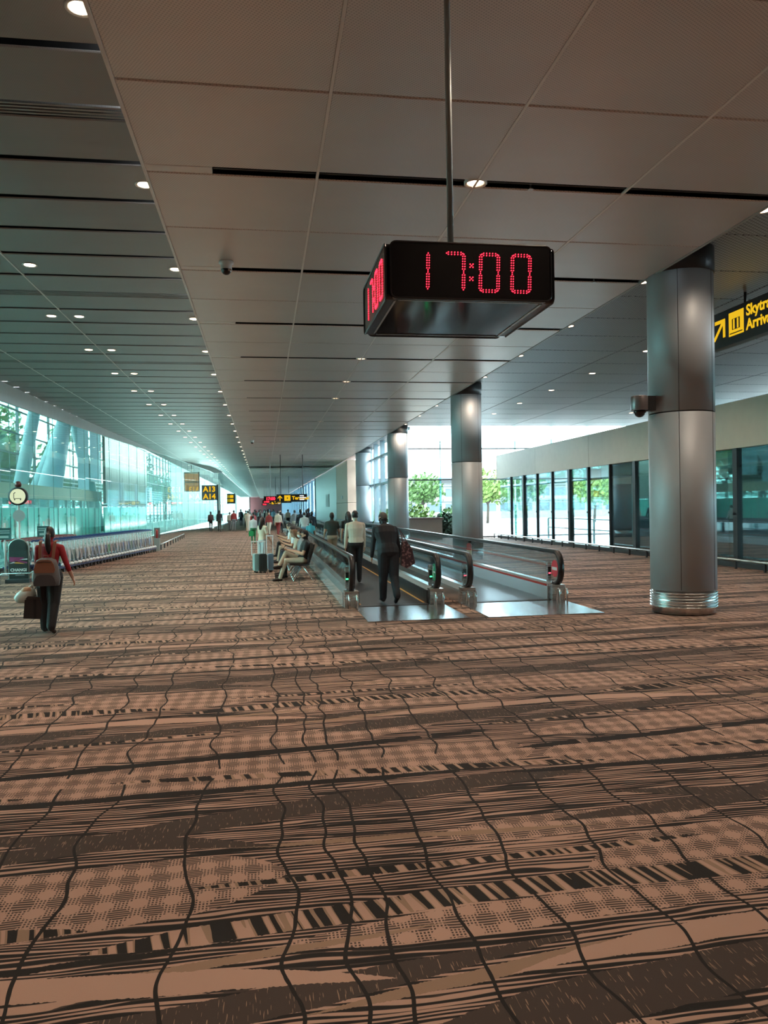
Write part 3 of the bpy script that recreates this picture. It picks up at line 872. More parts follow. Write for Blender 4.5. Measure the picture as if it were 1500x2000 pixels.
def walkway(xl, xr, label, sign, stripe, px0, px1):
    t = thing('moving_walkway', label, 'moving walkway', ((xl + xr) / 2, WY0, 0), 0, 'moving walkways')
    cx = (xl + xr) / 2
    MB().box(px0, px1, 12.32, 14.28, 0.0, 0.014).build('landing_plate', M_PLATE, t, False, True)
    MB().box(xl + 0.16, xr - 0.16, 14.18, 14.34, 0.012, 0.022).build('comb_plate', M_DARK, t, False, True)
    MB().box(xl + 0.15, xr - 0.15, 14.30, WY1 - 0.3, 0.0, 0.012).build('belt', M_BELT if sign == 'go' else mat('second_belt', (0.10, 0.13, 0.16), 0.3, 0.3), t, False, True)
    MB().box(px0, px1, WY1 - 0.28, WY1 + 1.6, 0.0, 0.014).build('landing_plate', M_PLATE, t, False, True)
    for s_, x in ((-1, xl), (1, xr)):
        inn = -s_
        MB().box(x + inn * 0.15 - 0.012, x + inn * 0.15 + 0.012, WY0 + 0.02, WY1, 0.012, 0.26).build('skirt', M_SKIRT if sign != 'go' else M_DARK, t, False, True)
        dk = MB().prism([(x - 0.15, WY0 + 0.05, 0.0), (x + 0.15, WY0 + 0.05, 0.0), (x + 0.15, WY0 + 0.05, 0.25), (x + 0.06, WY0 + 0.05, 0.32), (x - 0.06, WY0 + 0.05, 0.32), (x - 0.15, WY0 + 0.05, 0.25)], (0, WY1 - WY0 - 0.1, 0)).build('deck', M_SKIRT, t, False, True)
        if stripe:
            MB().box(x + inn * 0.155 - 0.012, x + inn * 0.155 + 0.012, WY0 + 0.1, WY1, 0.262, 0.30).build('red_stripe', M_RED, t, False, True)
        if sign == 'go':
            MB().box(x + inn * 0.19 - 0.02, x + inn * 0.19 + 0.02, 14.5, WY1 - 0.4, 0.0125, 0.016).build('edge_line', M_YEL, t, False, True)
        # glass panels
        y = WY0 + 0.02; first = True
        while y < WY1 - 0.5:
            y2 = min(y + 2.4, WY1 - 0.02)
            if first:
                poly = [(x, y2 - 0.004, 0.30), (x, y2 - 0.004, 0.90)] + [(x, WY0 - 0.25 * math.sin(a), 0.62 + 0.28 * math.cos(a)) for a in [PI * q / 10 for q in range(11)]]
                poly.append((x, WY0, 0.31))
                b = MB().prism([(p[0] - 0.006, p[1], p[2]) for p in poly], (0.012, 0, 0))
                first = False
            else:
                b = MB().box(x - 0.006, x + 0.006, y + 0.004, y2 - 0.004, 0.30, 0.90)
            b.build('glass_panel', M_GB, t, False, True)
            y = y2
        rp = rail_path(x)
        hr = MB(); hr.strip(rp, (1, 0, 0), 0.10, 0.062)
        hr.build('handrail', M_RUBBER, t, True, True)
        MB().strip([(p[0], p[1] + (0.02 if i < 8 else 0), p[2] - 0.035) for i, p in enumerate(rp) if 4 < i < len(rp) - 5], (1, 0, 0), 0.05, 0.022).build('rail_track', M_STEEL, t, False, True)
        # end housing, guard posts, signal pod
        MB().box(x - 0.13, x + 0.13, WY0 - 0.16, WY0 + 0.10, 0.0, 0.30).build('end_housing', M_STEEL, t, False, True)
        for dx in (-0.07, 0.07):
            MB().tube([(x + dx, WY0 - 0.40, 0.0), (x + dx, WY0 - 0.40, 0.20), (x + dx, WY0 - 0.36, 0.25), (x + dx, WY0 - 0.30, 0.25), (x + dx, WY0 - 0.26, 0.20), (x + dx, WY0 - 0.26, 0.0)], 0.018, 8).build('guard_hoop', M_CHROME, t, True, True)
        pod_x = x + inn * 0.03 if not (sign == 'go' and s_ < 0) else x - 0.04
        pod = MB().prism([(pod_x - 0.03, WY0 + 0.24 + a, b_) for a, b_ in rounded(0.10, 0.42, 0.04)], (0.06, 0, 0))
        pod.v = [(a, b_, c + 0.30) for a, b_, c in pod.v]
        pd = pod.build('signal_pod', M_STEEL, t, False, True)
        MB().box(pod_x - 0.03, pod_x + 0.03, WY0 + 0.234, WY0 + 0.241, 0.44, 0.62).build('display', M_BLACK, pd, False, True)
        MB().box(pod_x - 0.02, pod_x + 0.02, WY0 + 0.228, WY0 + 0.2335, 0.485, 0.505).build('signal_light', M_GREENL if sign == 'go' else M_REDL, pd, False, True)
    # round sign stuck on the inside of the right glass
    xs_ = xr - 0.014
    R_ = 0.165
    disc = MB().lathe([(0.0005, -0.004), (R_, -0.004), (R_, 0.0), (0.0005, 0.0)], (xs_, WY0 + 0.0, 0.60), 24, 'x')
    if sign == 'go':
        dd = disc.build('direction_disc', mat('sign_green', (0.02, 0.35, 0.16), 0.4), t, False, True)
        a = MB(); a.box(xs_ - 0.007, xs_ - 0.0045, WY0 - 0.11, WY0 + 0.09, 0.585, 0.617)
        a.prism([(xs_ - 0.007, WY0 + 0.0, 0.71), (xs_ - 0.007, WY0 + 0.04, 0.71), (xs_ - 0.007, WY0 + 0.125, 0.601), (xs_ - 0.007, WY0 + 0.04, 0.49), (xs_ - 0.007, WY0 + 0.0, 0.49), (xs_ - 0.007, WY0 + 0.08, 0.601)], (0.0025, 0, 0))
        a.build('arrow', M_WHITEP, dd, False, True)
    else:
        dd = disc.build('no_entry_disc', mat('sign_red', (0.62, 0.04, 0.06), 0.4), t, False, True)
        MB().box(xs_ - 0.007, xs_ - 0.0045, WY0 - 0.125, WY0 + 0.125, 0.57, 0.63).build('white_bar', M_WHITEP, dd, False, True)
    return t
walkway(1.57, 3.17, 'left moving walkway carrying the walkers, dark belt and green arrow sign', 'go', False, 1.62, 3.30)
walkway(3.78, 5.55, 'right moving walkway with red no entry disc and red signal lights', 'stop', True, 3.62, 5.62)

# ================================================================== hanging signs
M_SIGNB = mat('sign_black', (0.014, 0.016, 0.018), 0.35, 0, 0.03)
M_SIGNY = emission('sign_yellow', (1.0, 0.60, 0.02), 0.8)
M_SIGNW = emission('sign_white', (0.9, 0.95, 1.0), 1.0)
def arrow_mesh(b, M, s_, diag):
    """arrow glyph in the local x-z plane; M maps (x, z) to world"""
    w = 0.16 * s_
    if diag:
        q = [[(0.15, 0.95), (0.98, 0.95), (0.98, 0.78), (0.15, 0.78)], [(0.80, 0.95), (0.98, 0.95), (0.98, 0.08), (0.80, 0.08)], [(0.02, 0.10), (0.14, 0.0), (0.92, 0.80), (0.80, 0.92)]]
    else:
        q = [[(0.42, 0.0), (0.58, 0.0), (0.58, 0.95), (0.42, 0.95)], [(0.05, 0.52), (0.16, 0.42), (0.56, 0.86), (0.46, 0.98)], [(0.95, 0.52), (0.84, 0.42), (0.44, 0.86), (0.54, 0.98)]]
    for poly in q:
        b.prism([M(px * s_, pz * s_, 0.0) for px, pz in poly], M(0, 0, 0.004) - M(0, 0, 0.0))
    return b
# gantry sign at the right edge of the picture, along the concourse, facing the walkways
t = thing('hanging_sign', 'black hanging sign with yellow arrow and Skytrain Arrival lettering', 'sign', (9.5, 13.6, 5.08))
L0, L1, SZ0, SZ1 = 11.2, 15.42, 5.08, 5.79
MB().box(9.5, 9.68, L0, L1, SZ0, SZ1).build('box', M_SIGNB, t, False, True)
MB().box(9.49, 9.69, L0 - 0.01, L1 + 0.01, SZ0 - 0.03, SZ0).build('lower_edge', M_DARK, t, False, True)
SM = lambda px, pz, d_: Vector((9.497 - d_, 15.42 - 0.14 - px, SZ0 + 0.13 + pz))
arrow_mesh(MB(), SM, 0.44, True).build('arrow', M_SIGNY, t, False, True)
def SI(x0, x1, z0, z1, d_=0.0): return MB().prism([SM(x0, z0, d_), SM(x1, z0, d_), SM(x1, z1, d_), SM(x0, z1, d_)], (-0.004, 0, 0))
ic = SI(0.56, 1.06, 0.0, 0.48).build('train_icon', M_SIGNY, t, False, True)
SI(0.68, 0.94, 0.12, 0.34, 0.005).build('icon_window', M_SIGNB, ic, False, True)
SI(0.72, 0.77, 0.13, 0.33, 0.009).build('icon_bar', M_SIGNY, ic, False, True)
SI(0.85, 0.90, 0.13, 0.33, 0.009).build('icon_bar', M_SIGNY, ic, False, True)
SI(0.60, 1.02, 0.04, 0.06, 0.005).build('icon_line', M_SIGNB, ic, False, True)
for txt, zz in (('Skytrain', 0.30), ('Arrival', 0.02)):
    me = text_mesh(txt, 0.30, M_SIGNY, 'lettering', 0.006, 0.008)
    o = put('lettering', me, t)
    o.rotation_euler = (PI / 2, 0, -PI / 2)
    o.location = SM(1.14, zz, 0.0) - t.location
for yy in (14.3, 12.2):
    MB().cyl((9.59, yy, SZ1), (9.59, yy, ZS), 0.028, 0.028, 10).build('hanger', M_DARK, t, True, True)
# overhead signs down the concourse, facing the camera
def far_sign(label, x0, x1, y, z0, z1, small):
    t = thing('overhead_sign', label, 'sign', ((x0 + x1) / 2, y, z0), 0, 'overhead signs down the concourse')
    MB().box(x0, x1, y, y + 0.2, z0, z1).build('box', M_SIGNB, t, False, True)
    h = z1 - z0
    Mx = lambda px, pz, d_: Vector((x0 + px, y - 0.003 - d_, z0 + pz))
    arrow_mesh(MB(), lambda a, b, c: Mx(a + 0.05, b + h * 0.15, c), h * 0.7, False).build('arrow', M_SIGNY, t, False, True)
    s_ = h * 0.72
    ic = MB().box(x0 + h * 1.0, x0 + h * 1.0 + s_ * 1.1, y - 0.01, y - 0.002, z0 + h * 0.14, z0 + h * 0.86).build('icon', M_SIGNY, t, False, True)
    MB().box(x0 + h * 1.0 + s_ * 0.45, x0 + h * 1.0 + s_ * 0.65, y - 0.014, y - 0.0105, z0 + h * 0.42, z0 + h * 0.58).build('icon_window', M_SIGNB, ic, False, True)
    me = text_mesh('Terminal', h * 0.62, M_SIGNY, 'lettering', 0.006, 0.012)
    o = put('lettering', me, t, Vector((x0 + h * 2.0, y - 0.004, z0 + h * 0.30)) - t.location); o.rotation_euler = (PI / 2, 0, 0)
    xr_ = x1 - (x1 - x0) * 0.25
    for i, wd in enumerate((0.55, 0.85, 0.6)):
        MB().box(xr_, xr_ + (x1 - xr_) * wd, y - 0.008, y - 0.002, z0 + h * (0.72 - 0.25 * i), z0 + h * (0.84 - 0.25 * i)).build('text_line', M_SIGNW, t, False, True)
    for xx in (x0 + 0.3, x1 - 0.3):
        MB().cyl((xx, y + 0.1, z1), (xx, y + 0.1, ZC), 0.025, 0.025, 8).build('hanger', M_DARK, t, True, True)
far_sign('nearest black overhead sign with yellow arrow above the walkways', 0.90, 3.05, 55.0, 2.28, 2.82, False)
far_sign('second black overhead sign, smaller and farther, above the crowd', 1.1, 3.25, 92.0, 2.45, 2.95, True)
far_sign('third and farthest tiny overhead sign above the crowd', 0.9, 3.1, 139.8, 2.5, 3.0, True)
def far_clock(label, x, y, z0):
    t = thing('hanging_clock', label, 'clock', (x, y, z0), 0, 'small LED clocks far down the concourse')
    MB().box(x - 0.48, x + 0.48, y, y + 0.9, z0, z0 + 0.34).build('body', M_CLOCKF, t, False, True)
    me = text_mesh('17:00', 0.30, M_LED, 'digits', 0.006, 0.006, 'CENTER')
    o = put('digits', me, t, Vector((0, -0.004, 0.06))); o.rotation_euler = (PI / 2, 0, 0)
    MB().cyl((x, y + 0.45, z0 + 0.34), (x, y + 0.45, ZC), 0.02, 0.02, 8).build('pole', M_GREYP, t, True, True)
far_clock('small red LED clock beside the nearest overhead sign', 0.50, 56.5, 2.38)
far_clock('tiny red LED clock beside the second overhead sign', 0.35, 95.0, 2.5)
far_clock('faint red LED clock farthest down the concourse', 0.15, 140.0, 2.4)
# gate number blade sign on its floor post
t = thing('gate_sign', 'grey blade sign with yellow A13 and A14 on a tall floor post', 'sign', (-4.18, 74.4, 0))
MB().box(-4.30, -4.18, 74.35, 74.5, 0, 4.15).build('dark_post', M_DARK, t, False, True)
MB().box(-4.18, -3.98, 74.35, 74.5, 0, 4.15).build('pale_post', M_WHITEP, t, False, True)
MB().box(-4.32, -3.8, 74.3, 74.6, 0, 0.30).build('foot', M_WHITEP, t, False, True)
MB().box(-5.68, -4.30, 74.38, 74.48, 2.70, 4.10).build('panel', mat('sign_grey', (0.10, 0.11, 0.12), 0.4), t, False, True)
for txt, zz in (('A13', 3.50), ('A14', 2.82)):
    me = text_mesh(txt, 0.68, M_SIGNY, 'lettering', 0.01, 0.022, 'CENTER')
    o = put('lettering', me, t, Vector((-4.99, 74.37, zz)) - t.location); o.rotation_euler = (PI / 2, 0, 0)
for i, (x, y, z) in enumerate([(-7.3, 60, 3.6)]):
    pass
t = thing('gate_sign', 'small dark gate sign with two yellow lines far down the left side', 'sign', (-4.0, 112, 0))
MB().box(-3.95, -3.80, 112, 112.15, 0, 4.1).build('post', M_WHITEP, t, False, True)
MB().box(-5.1, -3.95, 112, 112.1, 2.6, 4.0).build('panel', M_SIGNB, t, False, True)
for zz in (2.85, 3.4):
    MB().box(-4.85, -4.2, 111.97, 111.995, zz, zz + 0.4).build('yellow_line', M_SIGNY, t, False, True)
# orange lit lamps box on the curved gate front
t = thing('wall_light_box', 'orange glowing light box on the curved gate front', 'light box', (-6.9, 73.6, 3.5))
for zz in (3.6, 4.45):
    MB().box(-7.1, -5.9, 73.3, 73.5, zz, zz + 0.7).build('glowing_panel', emission('amber_glow', (1.0, 0.50, 0.25), 0.8), t, False, True)
MB().box(-7.2, -5.8, 73.5, 73.6, 3.5, 5.3).build('back_panel', M_GREYP, t, False, True)
MB().cyl((-6.5, 73.55, 5.3), (-6.5, 73.55, ZS), 0.03, 0.03, 8).build('hanger', M_DARK, t, True, True)

# ceiling cameras
def ceil_cam(x, y, label):
    t = thing('ceiling_camera', label, 'camera', (x, y, ZC), 0, 'ceiling dome cameras')
    MB().lathe([(0.11, 0.0), (0.11, -0.03), (0.085, -0.04), (0.085, -0.11), (0.09, -0.12)], n=20).build('base', M_WHITEP, t, True)
    d = MB(); d.lathe([(0.08, -0.115)] + [(0.08 * math.cos(a), -0.12 - 0.08 * math.sin(a)) for a in (0.2, 0.6, 1.0, 1.3, 1.52)], n=20)
    d.build('dome', M_RUBBER, t, True)
    MB().box(0.03, 0.07, -0.095, -0.07, -0.16, -0.13).build('lens_window', M_CHROME, t)
ceil_cam(-0.50, 12.05, 'small white ceiling camera with black dome near the LED clock')
ceil_cam(-0.56, 43.3, 'tiny white ceiling camera far down the mesh ceiling')
for i, (x, y, lab) in enumerate([(3.18, 8.84, 'small sprinkler head in the nearest ceiling slot'), (5.0, 16.02, 'small sprinkler head in the slot right of the clock'), (5.56, 12.43, 'small sprinkler head in the slot near the column')]):
    t = thing('sprinkler', lab, 'sprinkler', (x, y, ZC + 0.05), 0, 'sprinkler heads')
    MB().cyl((0, 0, 0), (0, 0, -0.08), 0.012, 0.012, 8).build('stem', M_STEEL, t)
    MB().cyl((0, 0, -0.08), (0, 0, -0.088), 0.035, 0.035, 10).build('deflector', M_STEEL, t)

# ================================================================== rails and small floor things
def low_rail(name, label, pts, step, z=0.24):
    t = thing(name, label, 'rail', (pts[0][0], pts[0][1], 0))
    MB().tube([(x, y, z) for x, y in pts], 0.03, 8).build('top_bar', M_STEEL, t, True, True)
    for (x0, y0), (x1, y1) in zip(pts, pts[1:]):
        L = math.hypot(x1 - x0, y1 - y0); n = max(1, int(L / step))
        for i in range(n + 1):
            a = i / n
            MB().box(x0 + (x1 - x0) * a - 0.025, x0 + (x1 - x0) * a + 0.025, y0 + (y1 - y0) * a - 0.025, y0 + (y1 - y0) * a + 0.025, 0, z - 0.02).build('post', M_DARK, t, False, True)
low_rail('bumper_rail', 'low steel bumper rail along the glass front of the train platform', [(12.7, 7), (12.7, 42)], 1.25)
low_rail('bumper_rail', 'low steel bumper rail on the left beyond the trolleys', [(-4.75, 37.4), (-5.2, 52.5)], 1.6, 0.26)
t = thing('planter_box', 'low brown stone planter box behind the second column', 'planter', (8.7, 42.2, 0))
MB().box(7.8, 9.6, 41.4, 42.6, 0, 1.1).build('box', mat('brown_stone', (0.30, 0.24, 0.22), 0.5), t, False, True)
MB().box(7.74, 9.66, 41.34, 42.66, 1.1, 1.2).build('cap', mat('brown_cap', (0.20, 0.15, 0.14), 0.5), t, False, True)
MB().box(7.9, 9.5, 41.5, 42.5, 1.19, 1.215).build('soil', mat('soil', (0.08, 0.06, 0.05), 0.9), t, False, True)
t = thing('fire_extinguisher', 'red fire extinguisher standing at the foot of the second column', 'extinguisher', (6.75, 25.25, 0))
MB().lathe([(0.05, 0.0), (0.085, 0.02), (0.085, 0.50), (0.06, 0.56), (0.03, 0.58)], n=16).build('cylinder', M_RED, t, True)
MB().box(-0.02, 0.08, -0.02, 0.02, 0.58, 0.66).build('valve', M_BLACK, t)
MB().tube([(0.03, 0, 0.6), (0.13, 0, 0.55), (0.12, 0, 0.2)], 0.012, 6).build('hose', M_RUBBER, t, True)
MB().lathe([(0.0865, 0.18), (0.0865, 0.36)], n=16, cap=False).build('label_band', mat('label_cream', (0.7, 0.6, 0.35), 0.6), t, True)
t = thing('extinguisher_stand', 'grey floor stand holding a red extinguisher at the trolley row end', 'stand', (-4.8, 36.4, 0))
MB().box(-0.12, 0.12, -0.09, 0.09, 0, 0.58).build('pedestal', M_GREYP, t)
MB().lathe([(0.03, 0.58), (0.055, 0.60), (0.055, 0.92), (0.03, 0.97)], n=14).build('extinguisher', M_RED, t, True)
MB().box(-0.13, 0.13, 0.09, 0.12, 0, 1.05).build('back_panel', mat('stand_glass', (0.20, 0.24, 0.24), 0.3), t)
# ================================================================== baggage trolleys
M_BLUE = mat('trolley_blue', (0.015, 0.035, 0.14), 0.35)
M_TSTEEL = mat('trolley_steel', (0.80, 0.86, 0.88), 0.35, 0.1, 0.05)
M_BUMP = mat('trolley_bumper', (0.85, 0.90, 0.95), 0.4)
M_TRED = mat('trolley_maroon', (0.20, 0.06, 0.05), 0.4)
def trolley_parts(basket_mat, handle_mat):
    P = {}
    b = MB()
    for s_ in (-1, 1): b.box(s_ * 0.29 - 0.025, s_ * 0.29 + 0.025, -0.40, 0.52, 0.12, 0.19)
    b.box(-0.29, 0.29, 0.46, 0.52, 0.12, 0.18); b.box(-0.26, 0.26, -0.40, -0.35, 0.13, 0.18)
    P['base_frame'] = (b.mesh('base_frame', M_BLUE), 1)
    b = MB(); b.sph((0, 0, 0), (0.055, 0.135, 0.055), 10, 7)
    P['bumper'] = (b.mesh('bumper', M_BUMP, True), [(0.315, 0.30, 0.225), (-0.315, 0.30, 0.225)])
    b = MB(); b.cyl((-0.018, 0, 0), (0.018, 0, 0), 0.06, 0.06, 12)
    P['wheel'] = (b.mesh('wheel', M_RUBBER), [(0.29, 0.42, 0.06), (-0.29, 0.42, 0.06), (0.0, -0.34, 0.06)])
    b = MB()
    b.tube([(0, 0.12, 0.17), (0, 0.02, 0.20), (0, -0.20, 0.62), (0, -0.28, 0.97)], 0.028, 6)
    P['upright'] = (b.mesh('upright', M_TSTEEL, True), [(0.285, -0.10, 0), (-0.285, -0.10, 0)])
    b = MB(); b.cyl((-0.31, -0.42, 1.0), (0.31, -0.42, 1.0), 0.022, 0.022, 8)
    for s_ in (-1, 1): b.box(s_ * 0.31 - 0.022, s_ * 0.31 + 0.022, -0.46, -0.14, 0.955, 1.0)
    P['handle'] = (b.mesh('handle', handle_mat), 1)
    b = MB()
    for z in (0.66, 0.78, 0.90):
        for s_ in (-1, 1): b.bar((s_ * 0.27, -0.36, z), (s_ * 0.25, 0.04, z + 0.03), 0.008, 0.012)
        b.bar((-0.25, 0.04, z + 0.03), (0.25, 0.04, z + 0.03), 0.012, 0.008)
    for i in range(2):
        for s_ in (-1, 1): b.bar((s_ * 0.265, -0.34 + i * 0.19, 0.64), (s_ * 0.262, -0.34 + i * 0.095, 0.93), 0.008, 0.008)
    b.box(-0.26, 0.26, -0.36, 0.04, 0.635, 0.65)
    P['basket'] = (b.mesh('basket', basket_mat), 1)
    return P
TP = trolley_parts(M_TSTEEL, M_BLUE)
TP2 = trolley_parts(M_TRED, mat('trolley_maroon_handle', (0.24, 0.05, 0.05), 0.4))
AD = [mat('ad_%d' % i, c, 0.4) for i, c in enumerate([(0.05, 0.30, 0.08), (0.50, 0.46, 0.52), (0.12, 0.20, 0.14), (0.20, 0.30, 0.50), (0.06, 0.06, 0.08), (0.55, 0.56, 0.55), (0.30, 0.22, 0.20), (0.12, 0.16, 0.30)])]
adm = [MB().box(-0.005, 0.005, -0.10, 0.09, 0.0, 0.30).mesh('ad_panel', a) for a in AD]
def trolley(x, y, rz, label, group, P, k):
    t = thing('baggage_trolley', label, 'trolley', (x, y, 0), rz, group)
    for nm, (me, where) in P.items():
        if where == 1: put(nm, me, t)
        else:
            for w in where: put(nm, me, t, w)
    put('ad_panel', adm[k], t, (0.295, -0.16, 0.34))
    return t
ADSEQ = [4, 0, 1, 5, 2, 5, 6, 3, 5, 7, 4, 3, 5, 7, 0, 6, 4, 1, 6, 7, 5, 3, 2, 7, 4, 5, 3, 6, 7, 4, 3, 5]
NT_ = 32
for i in range(NT_):
    a = i / (NT_ - 1)
    trolley(-6.42 + 1.28 * a, 24.7 + 10.75 * a, -0.119, 'silver baggage trolley with blue handle, %s from the near end of the long row' % ORD[i], 'trolleys nested in the long row', TP, ADSEQ[i % 32])
for i in range(14):
    trolley(-7.55 + 0.03 * i, 25.6 + 0.36 * i, -0.08, 'maroon basket trolley, %s from the near end of the rear row by the glass' % ORD[i], 'maroon trolleys nested by the glass', TP2, 4)
def bay_sign(x, y, label):
    t = thing('bay_sign', label, 'sign', (x, y, 0), 0, 'trolley bay signs')
    MB().cyl((0, 0, 0), (0, 0, 1.55), 0.03, 0.03, 8).build('post', M_WHITEP, t, True)
    MB().box(-0.19, 0.19, -0.05, -0.02, 1.05, 1.40).build('plate', mat('bay_sign_teal', (0.03, 0.11, 0.11), 0.4), t)
    for z in (1.30, 1.24): MB().box(-0.15, 0.15, -0.056, -0.0505, z, z + 0.025).build('text_line', mat('sign_pale', (0.45, 0.55, 0.53), 0.5), t)
    MB().box(-0.12, 0.12, -0.056, -0.0505, 1.10, 1.17).build('pictogram', mat('sign_pale', (0.45, 0.55, 0.53), 0.5), t)
    MB().cyl((0, 0, 0), (0, 0, 0.02), 0.14, 0.14, 14).build('foot', M_STEEL, t)
bay_sign(-7.0, 26.4, 'small dark teal bay sign on a white post behind the red-shirted woman')
bay_sign(-7.5, 24.2, 'small dark teal bay sign on a white post at the left picture edge')
# round trolley sign on its post, arched board beside it
t = thing('round_sign', 'round pale lit trolley sign in a dark ring on a white post', 'sign', (-6.52, 22.2, 0))
MB().cyl((0, 0, 0), (0, 0, 2.05), 0.035, 0.03, 10).build('post', M_WHITEP, t, True)
MB().cyl((0, 0, 0), (0, 0, 0.03), 0.22, 0.22, 18).build('foot', M_STEEL, t)
MB().lathe([(0.20, -0.06), (0.245, -0.06), (0.245, 0.05), (0.20, 0.05)], (0, 0, 2.28), 32, 'y', False).build('ring', M_DARK, t, True)
dsc = MB().lathe([(0.0005, -0.045), (0.205, -0.045), (0.205, 0.04), (0.0005, 0.04)], (0, 0, 2.28), 32, 'y').build('disc', emission('sign_cream_glow', (0.80, 0.90, 0.58), 0.85), t)
ic = MB(); ic.bar((-0.10, -0.048, 2.22), (0.09, -0.048, 2.22), 0.004, 0.016); ic.bar((-0.10, -0.048, 2.22), (-0.10, -0.048, 2.36), 0.016, 0.004); ic.bar((-0.10, -0.048, 2.36), (-0.06, -0.048, 2.38), 0.016, 0.02)
for xx in (-0.08, 0.07): ic.lathe([(0.0005, -0.05), (0.018, -0.05), (0.018, -0.046), (0.0005, -0.046)], (xx, 0, 2.19), 10, 'y')
ic.build('trolley_icon', M_SIGNB, dsc)
MB().lathe([(0.01, 2.525), (0.07, 2.53), (0.09, 2.60), (0.06, 2.67), (0.01, 2.69)], n=16).build('finial', mat('finial_dark', (0.10, 0.03, 0.03), 0.3), t, True)
MB().lathe([(0.0005, -0.05), (0.155, -0.05), (0.155, -0.03), (0.0005, -0.03)], (0.02, 0, 1.76), 28, 'y').build('lower_disc', M_GREYP, t)
t = thing('arched_board', 'black arched floor board with purple and orange ribbon and white lettering', 'sign', (-6.40, 21.7, 0))
arch = [(-0.235, 0.10)] + [(0.235, 0.10)] + [(0.235 * math.cos(a), 0.90 + 0.235 * math.sin(a)) for a in [PI * q / 14 for q in range(15)]]
MB().prism([(px, 0.0, pz) for px, pz in arch], (0, 0.08, 0)).build('board', mat('board_black', (0.012, 0.022, 0.02), 0.35), t)
MB().tube([(px * 1.03, 0.04, pz) for px, pz in [(-0.235, 0.06)] + arch[:1:-1] + [(0.235, 0.06)]], 0.022, 6).build('frame', mat('frame_green_grey', (0.35, 0.45, 0.42), 0.3, 0.5), t, True)
def ribbon(pts, m_, nm):
    MB().prism([(px, -0.004, pz) for px, pz in pts], (0, 0.003, 0)).build(nm, m_, t)
ribbon([(-0.22, 0.68), (0.15, 0.66), (0.05, 0.58), (0.22, 0.54), (0.22, 0.50), (-0.22, 0.56)], mat('ribbon_purple', (0.22, 0.02, 0.10), 0.4), 'purple_ribbon')
ribbon([(0.0, 0.60), (0.10, 0.62), (0.225, 0.63), (0.225, 0.60)], M_WHITEP, 'white_ribbon')
ribbon([(-0.228, 0.50), (-0.07, 0.575), (-0.02, 0.56), (-0.10, 0.52)], M_WHITEP, 'white_ribbon')
ribbon([(-0.07, 0.572), (0.16, 0.49), (-0.10, 0.51)], mat('ribbon_orange', (0.62, 0.30, 0.06), 0.4), 'orange_ribbon')
me = text_mesh('CHANGI', 0.105, M_WHITEP, 'lettering', 0.003, 0.003, 'CENTER')
o = put('lettering', me, t, (0, -0.004, 0.30)); o.rotation_euler = (PI / 2, 0, 0)
MB().box(-0.17, 0.08, -0.004, -0.001, 0.265, 0.275).build('text_line', M_GREYP, t)
MB().box(-0.08, 0.15, -0.004, -0.001, 0.19, 0.205).build('text_line', M_GREYP, t)
MB().box(-0.30, 0.30, -0.14, 0.22, 0.0, 0.10).build('base', M_DARK, t)
t = thing('barrier', 'low chrome hoop barrier in front of the arched board', 'barrier', (-6.3, 21.3, 0))
MB().tube([(-0.45, 0, 0), (-0.45, 0, 0.22), (-0.40, 0, 0.27), (0.30, 0, 0.27), (0.45, 0, 0.35), (0.62, 0, 0.36), (0.62, 0, 0)], 0.016, 8).build('hoop', M_CHROME, t, True)
MB().box(0.34, 0.60, -0.01, 0.01, 0.05, 0.33).build('plate', M_GREYP, t)

# ================================================================== seats along the walkway
M_LEATHER = mat('black_leather', (0.018, 0.018, 0.020), 0.38)
def chair_meshes():
    seat = MB()
    prof = [(0.24, 0.44), (0.22, 0.455), (0.0, 0.43), (-0.18, 0.42), (-0.24, 0.45), (-0.27, 0.42), (-0.19, 0.375), (0.0, 0.385), (0.23, 0.41)]
    seat.prism([(-0.25, y, z) for y, z in prof], (0.50, 0, 0))
    back = MB()
    prof = [(-0.215, 0.46), (-0.30, 0.70), (-0.365, 0.92), (-0.405, 0.92), (-0.35, 0.70), (-0.265, 0.45)]
    back.prism([(-0.25, y, z) for y, z in prof], (0.50, 0, 0))
    leg = MB(); leg.tube([(0, 0.16, 0.0), (0, 0.13, 0.02), (0, -0.06, 0.37)], 0.014, 7)
    leg2 = MB(); leg2.tube([(0, -0.36, 0.0), (0, -0.33, 0.02), (0, -0.10, 0.37)], 0.014, 7)
    fr = MB(); fr.bar((-0.24, -0.08, 0.37), (0.24, -0.08, 0.37), 0.05, 0.025)
    arm = MB(); arm.tube([(0, -0.12, 0.38), (0, -0.14, 0.42), (0, -0.18, 0.45)], 0.012, 6)
    return [('seat', seat.mesh('seat', M_LEATHER), [(0, 0, 0)]), ('backrest', back.mesh('backrest', M_LEATHER), [(0, 0, 0)]),
            ('front_leg', leg.mesh('front_leg', M_CHROME, True), [(0.2, 0, 0), (-0.2, 0, 0)]), ('rear_leg', leg2.mesh('rear_leg', M_CHROME, True), [(0.2, 0, 0), (-0.2, 0, 0)]),
            ('cross_beam', fr.mesh('cross_beam', M_CHROME), [(0, 0, 0)])]
CH = chair_meshes()
CHY = [19.95, 20.57, 21.19, 21.81, 23.2, 23.82, 24.44, 25.06, 26.5, 27.12, 27.74, 28.36, 30, 30.6, 31.2]
CHX = 0.86
for i, y in enumerate(CHY):
    t = thing('waiting_chair', 'black shell waiting chair on chrome legs, %s along the walkway glass' % (ORD[i] if i else 'nearest'), 'chair', (CHX, y, 0), PI / 2, 'waiting chairs along the walkway')
    for nm, me, wh in CH:
        for w in wh: put(nm, me, t, w)
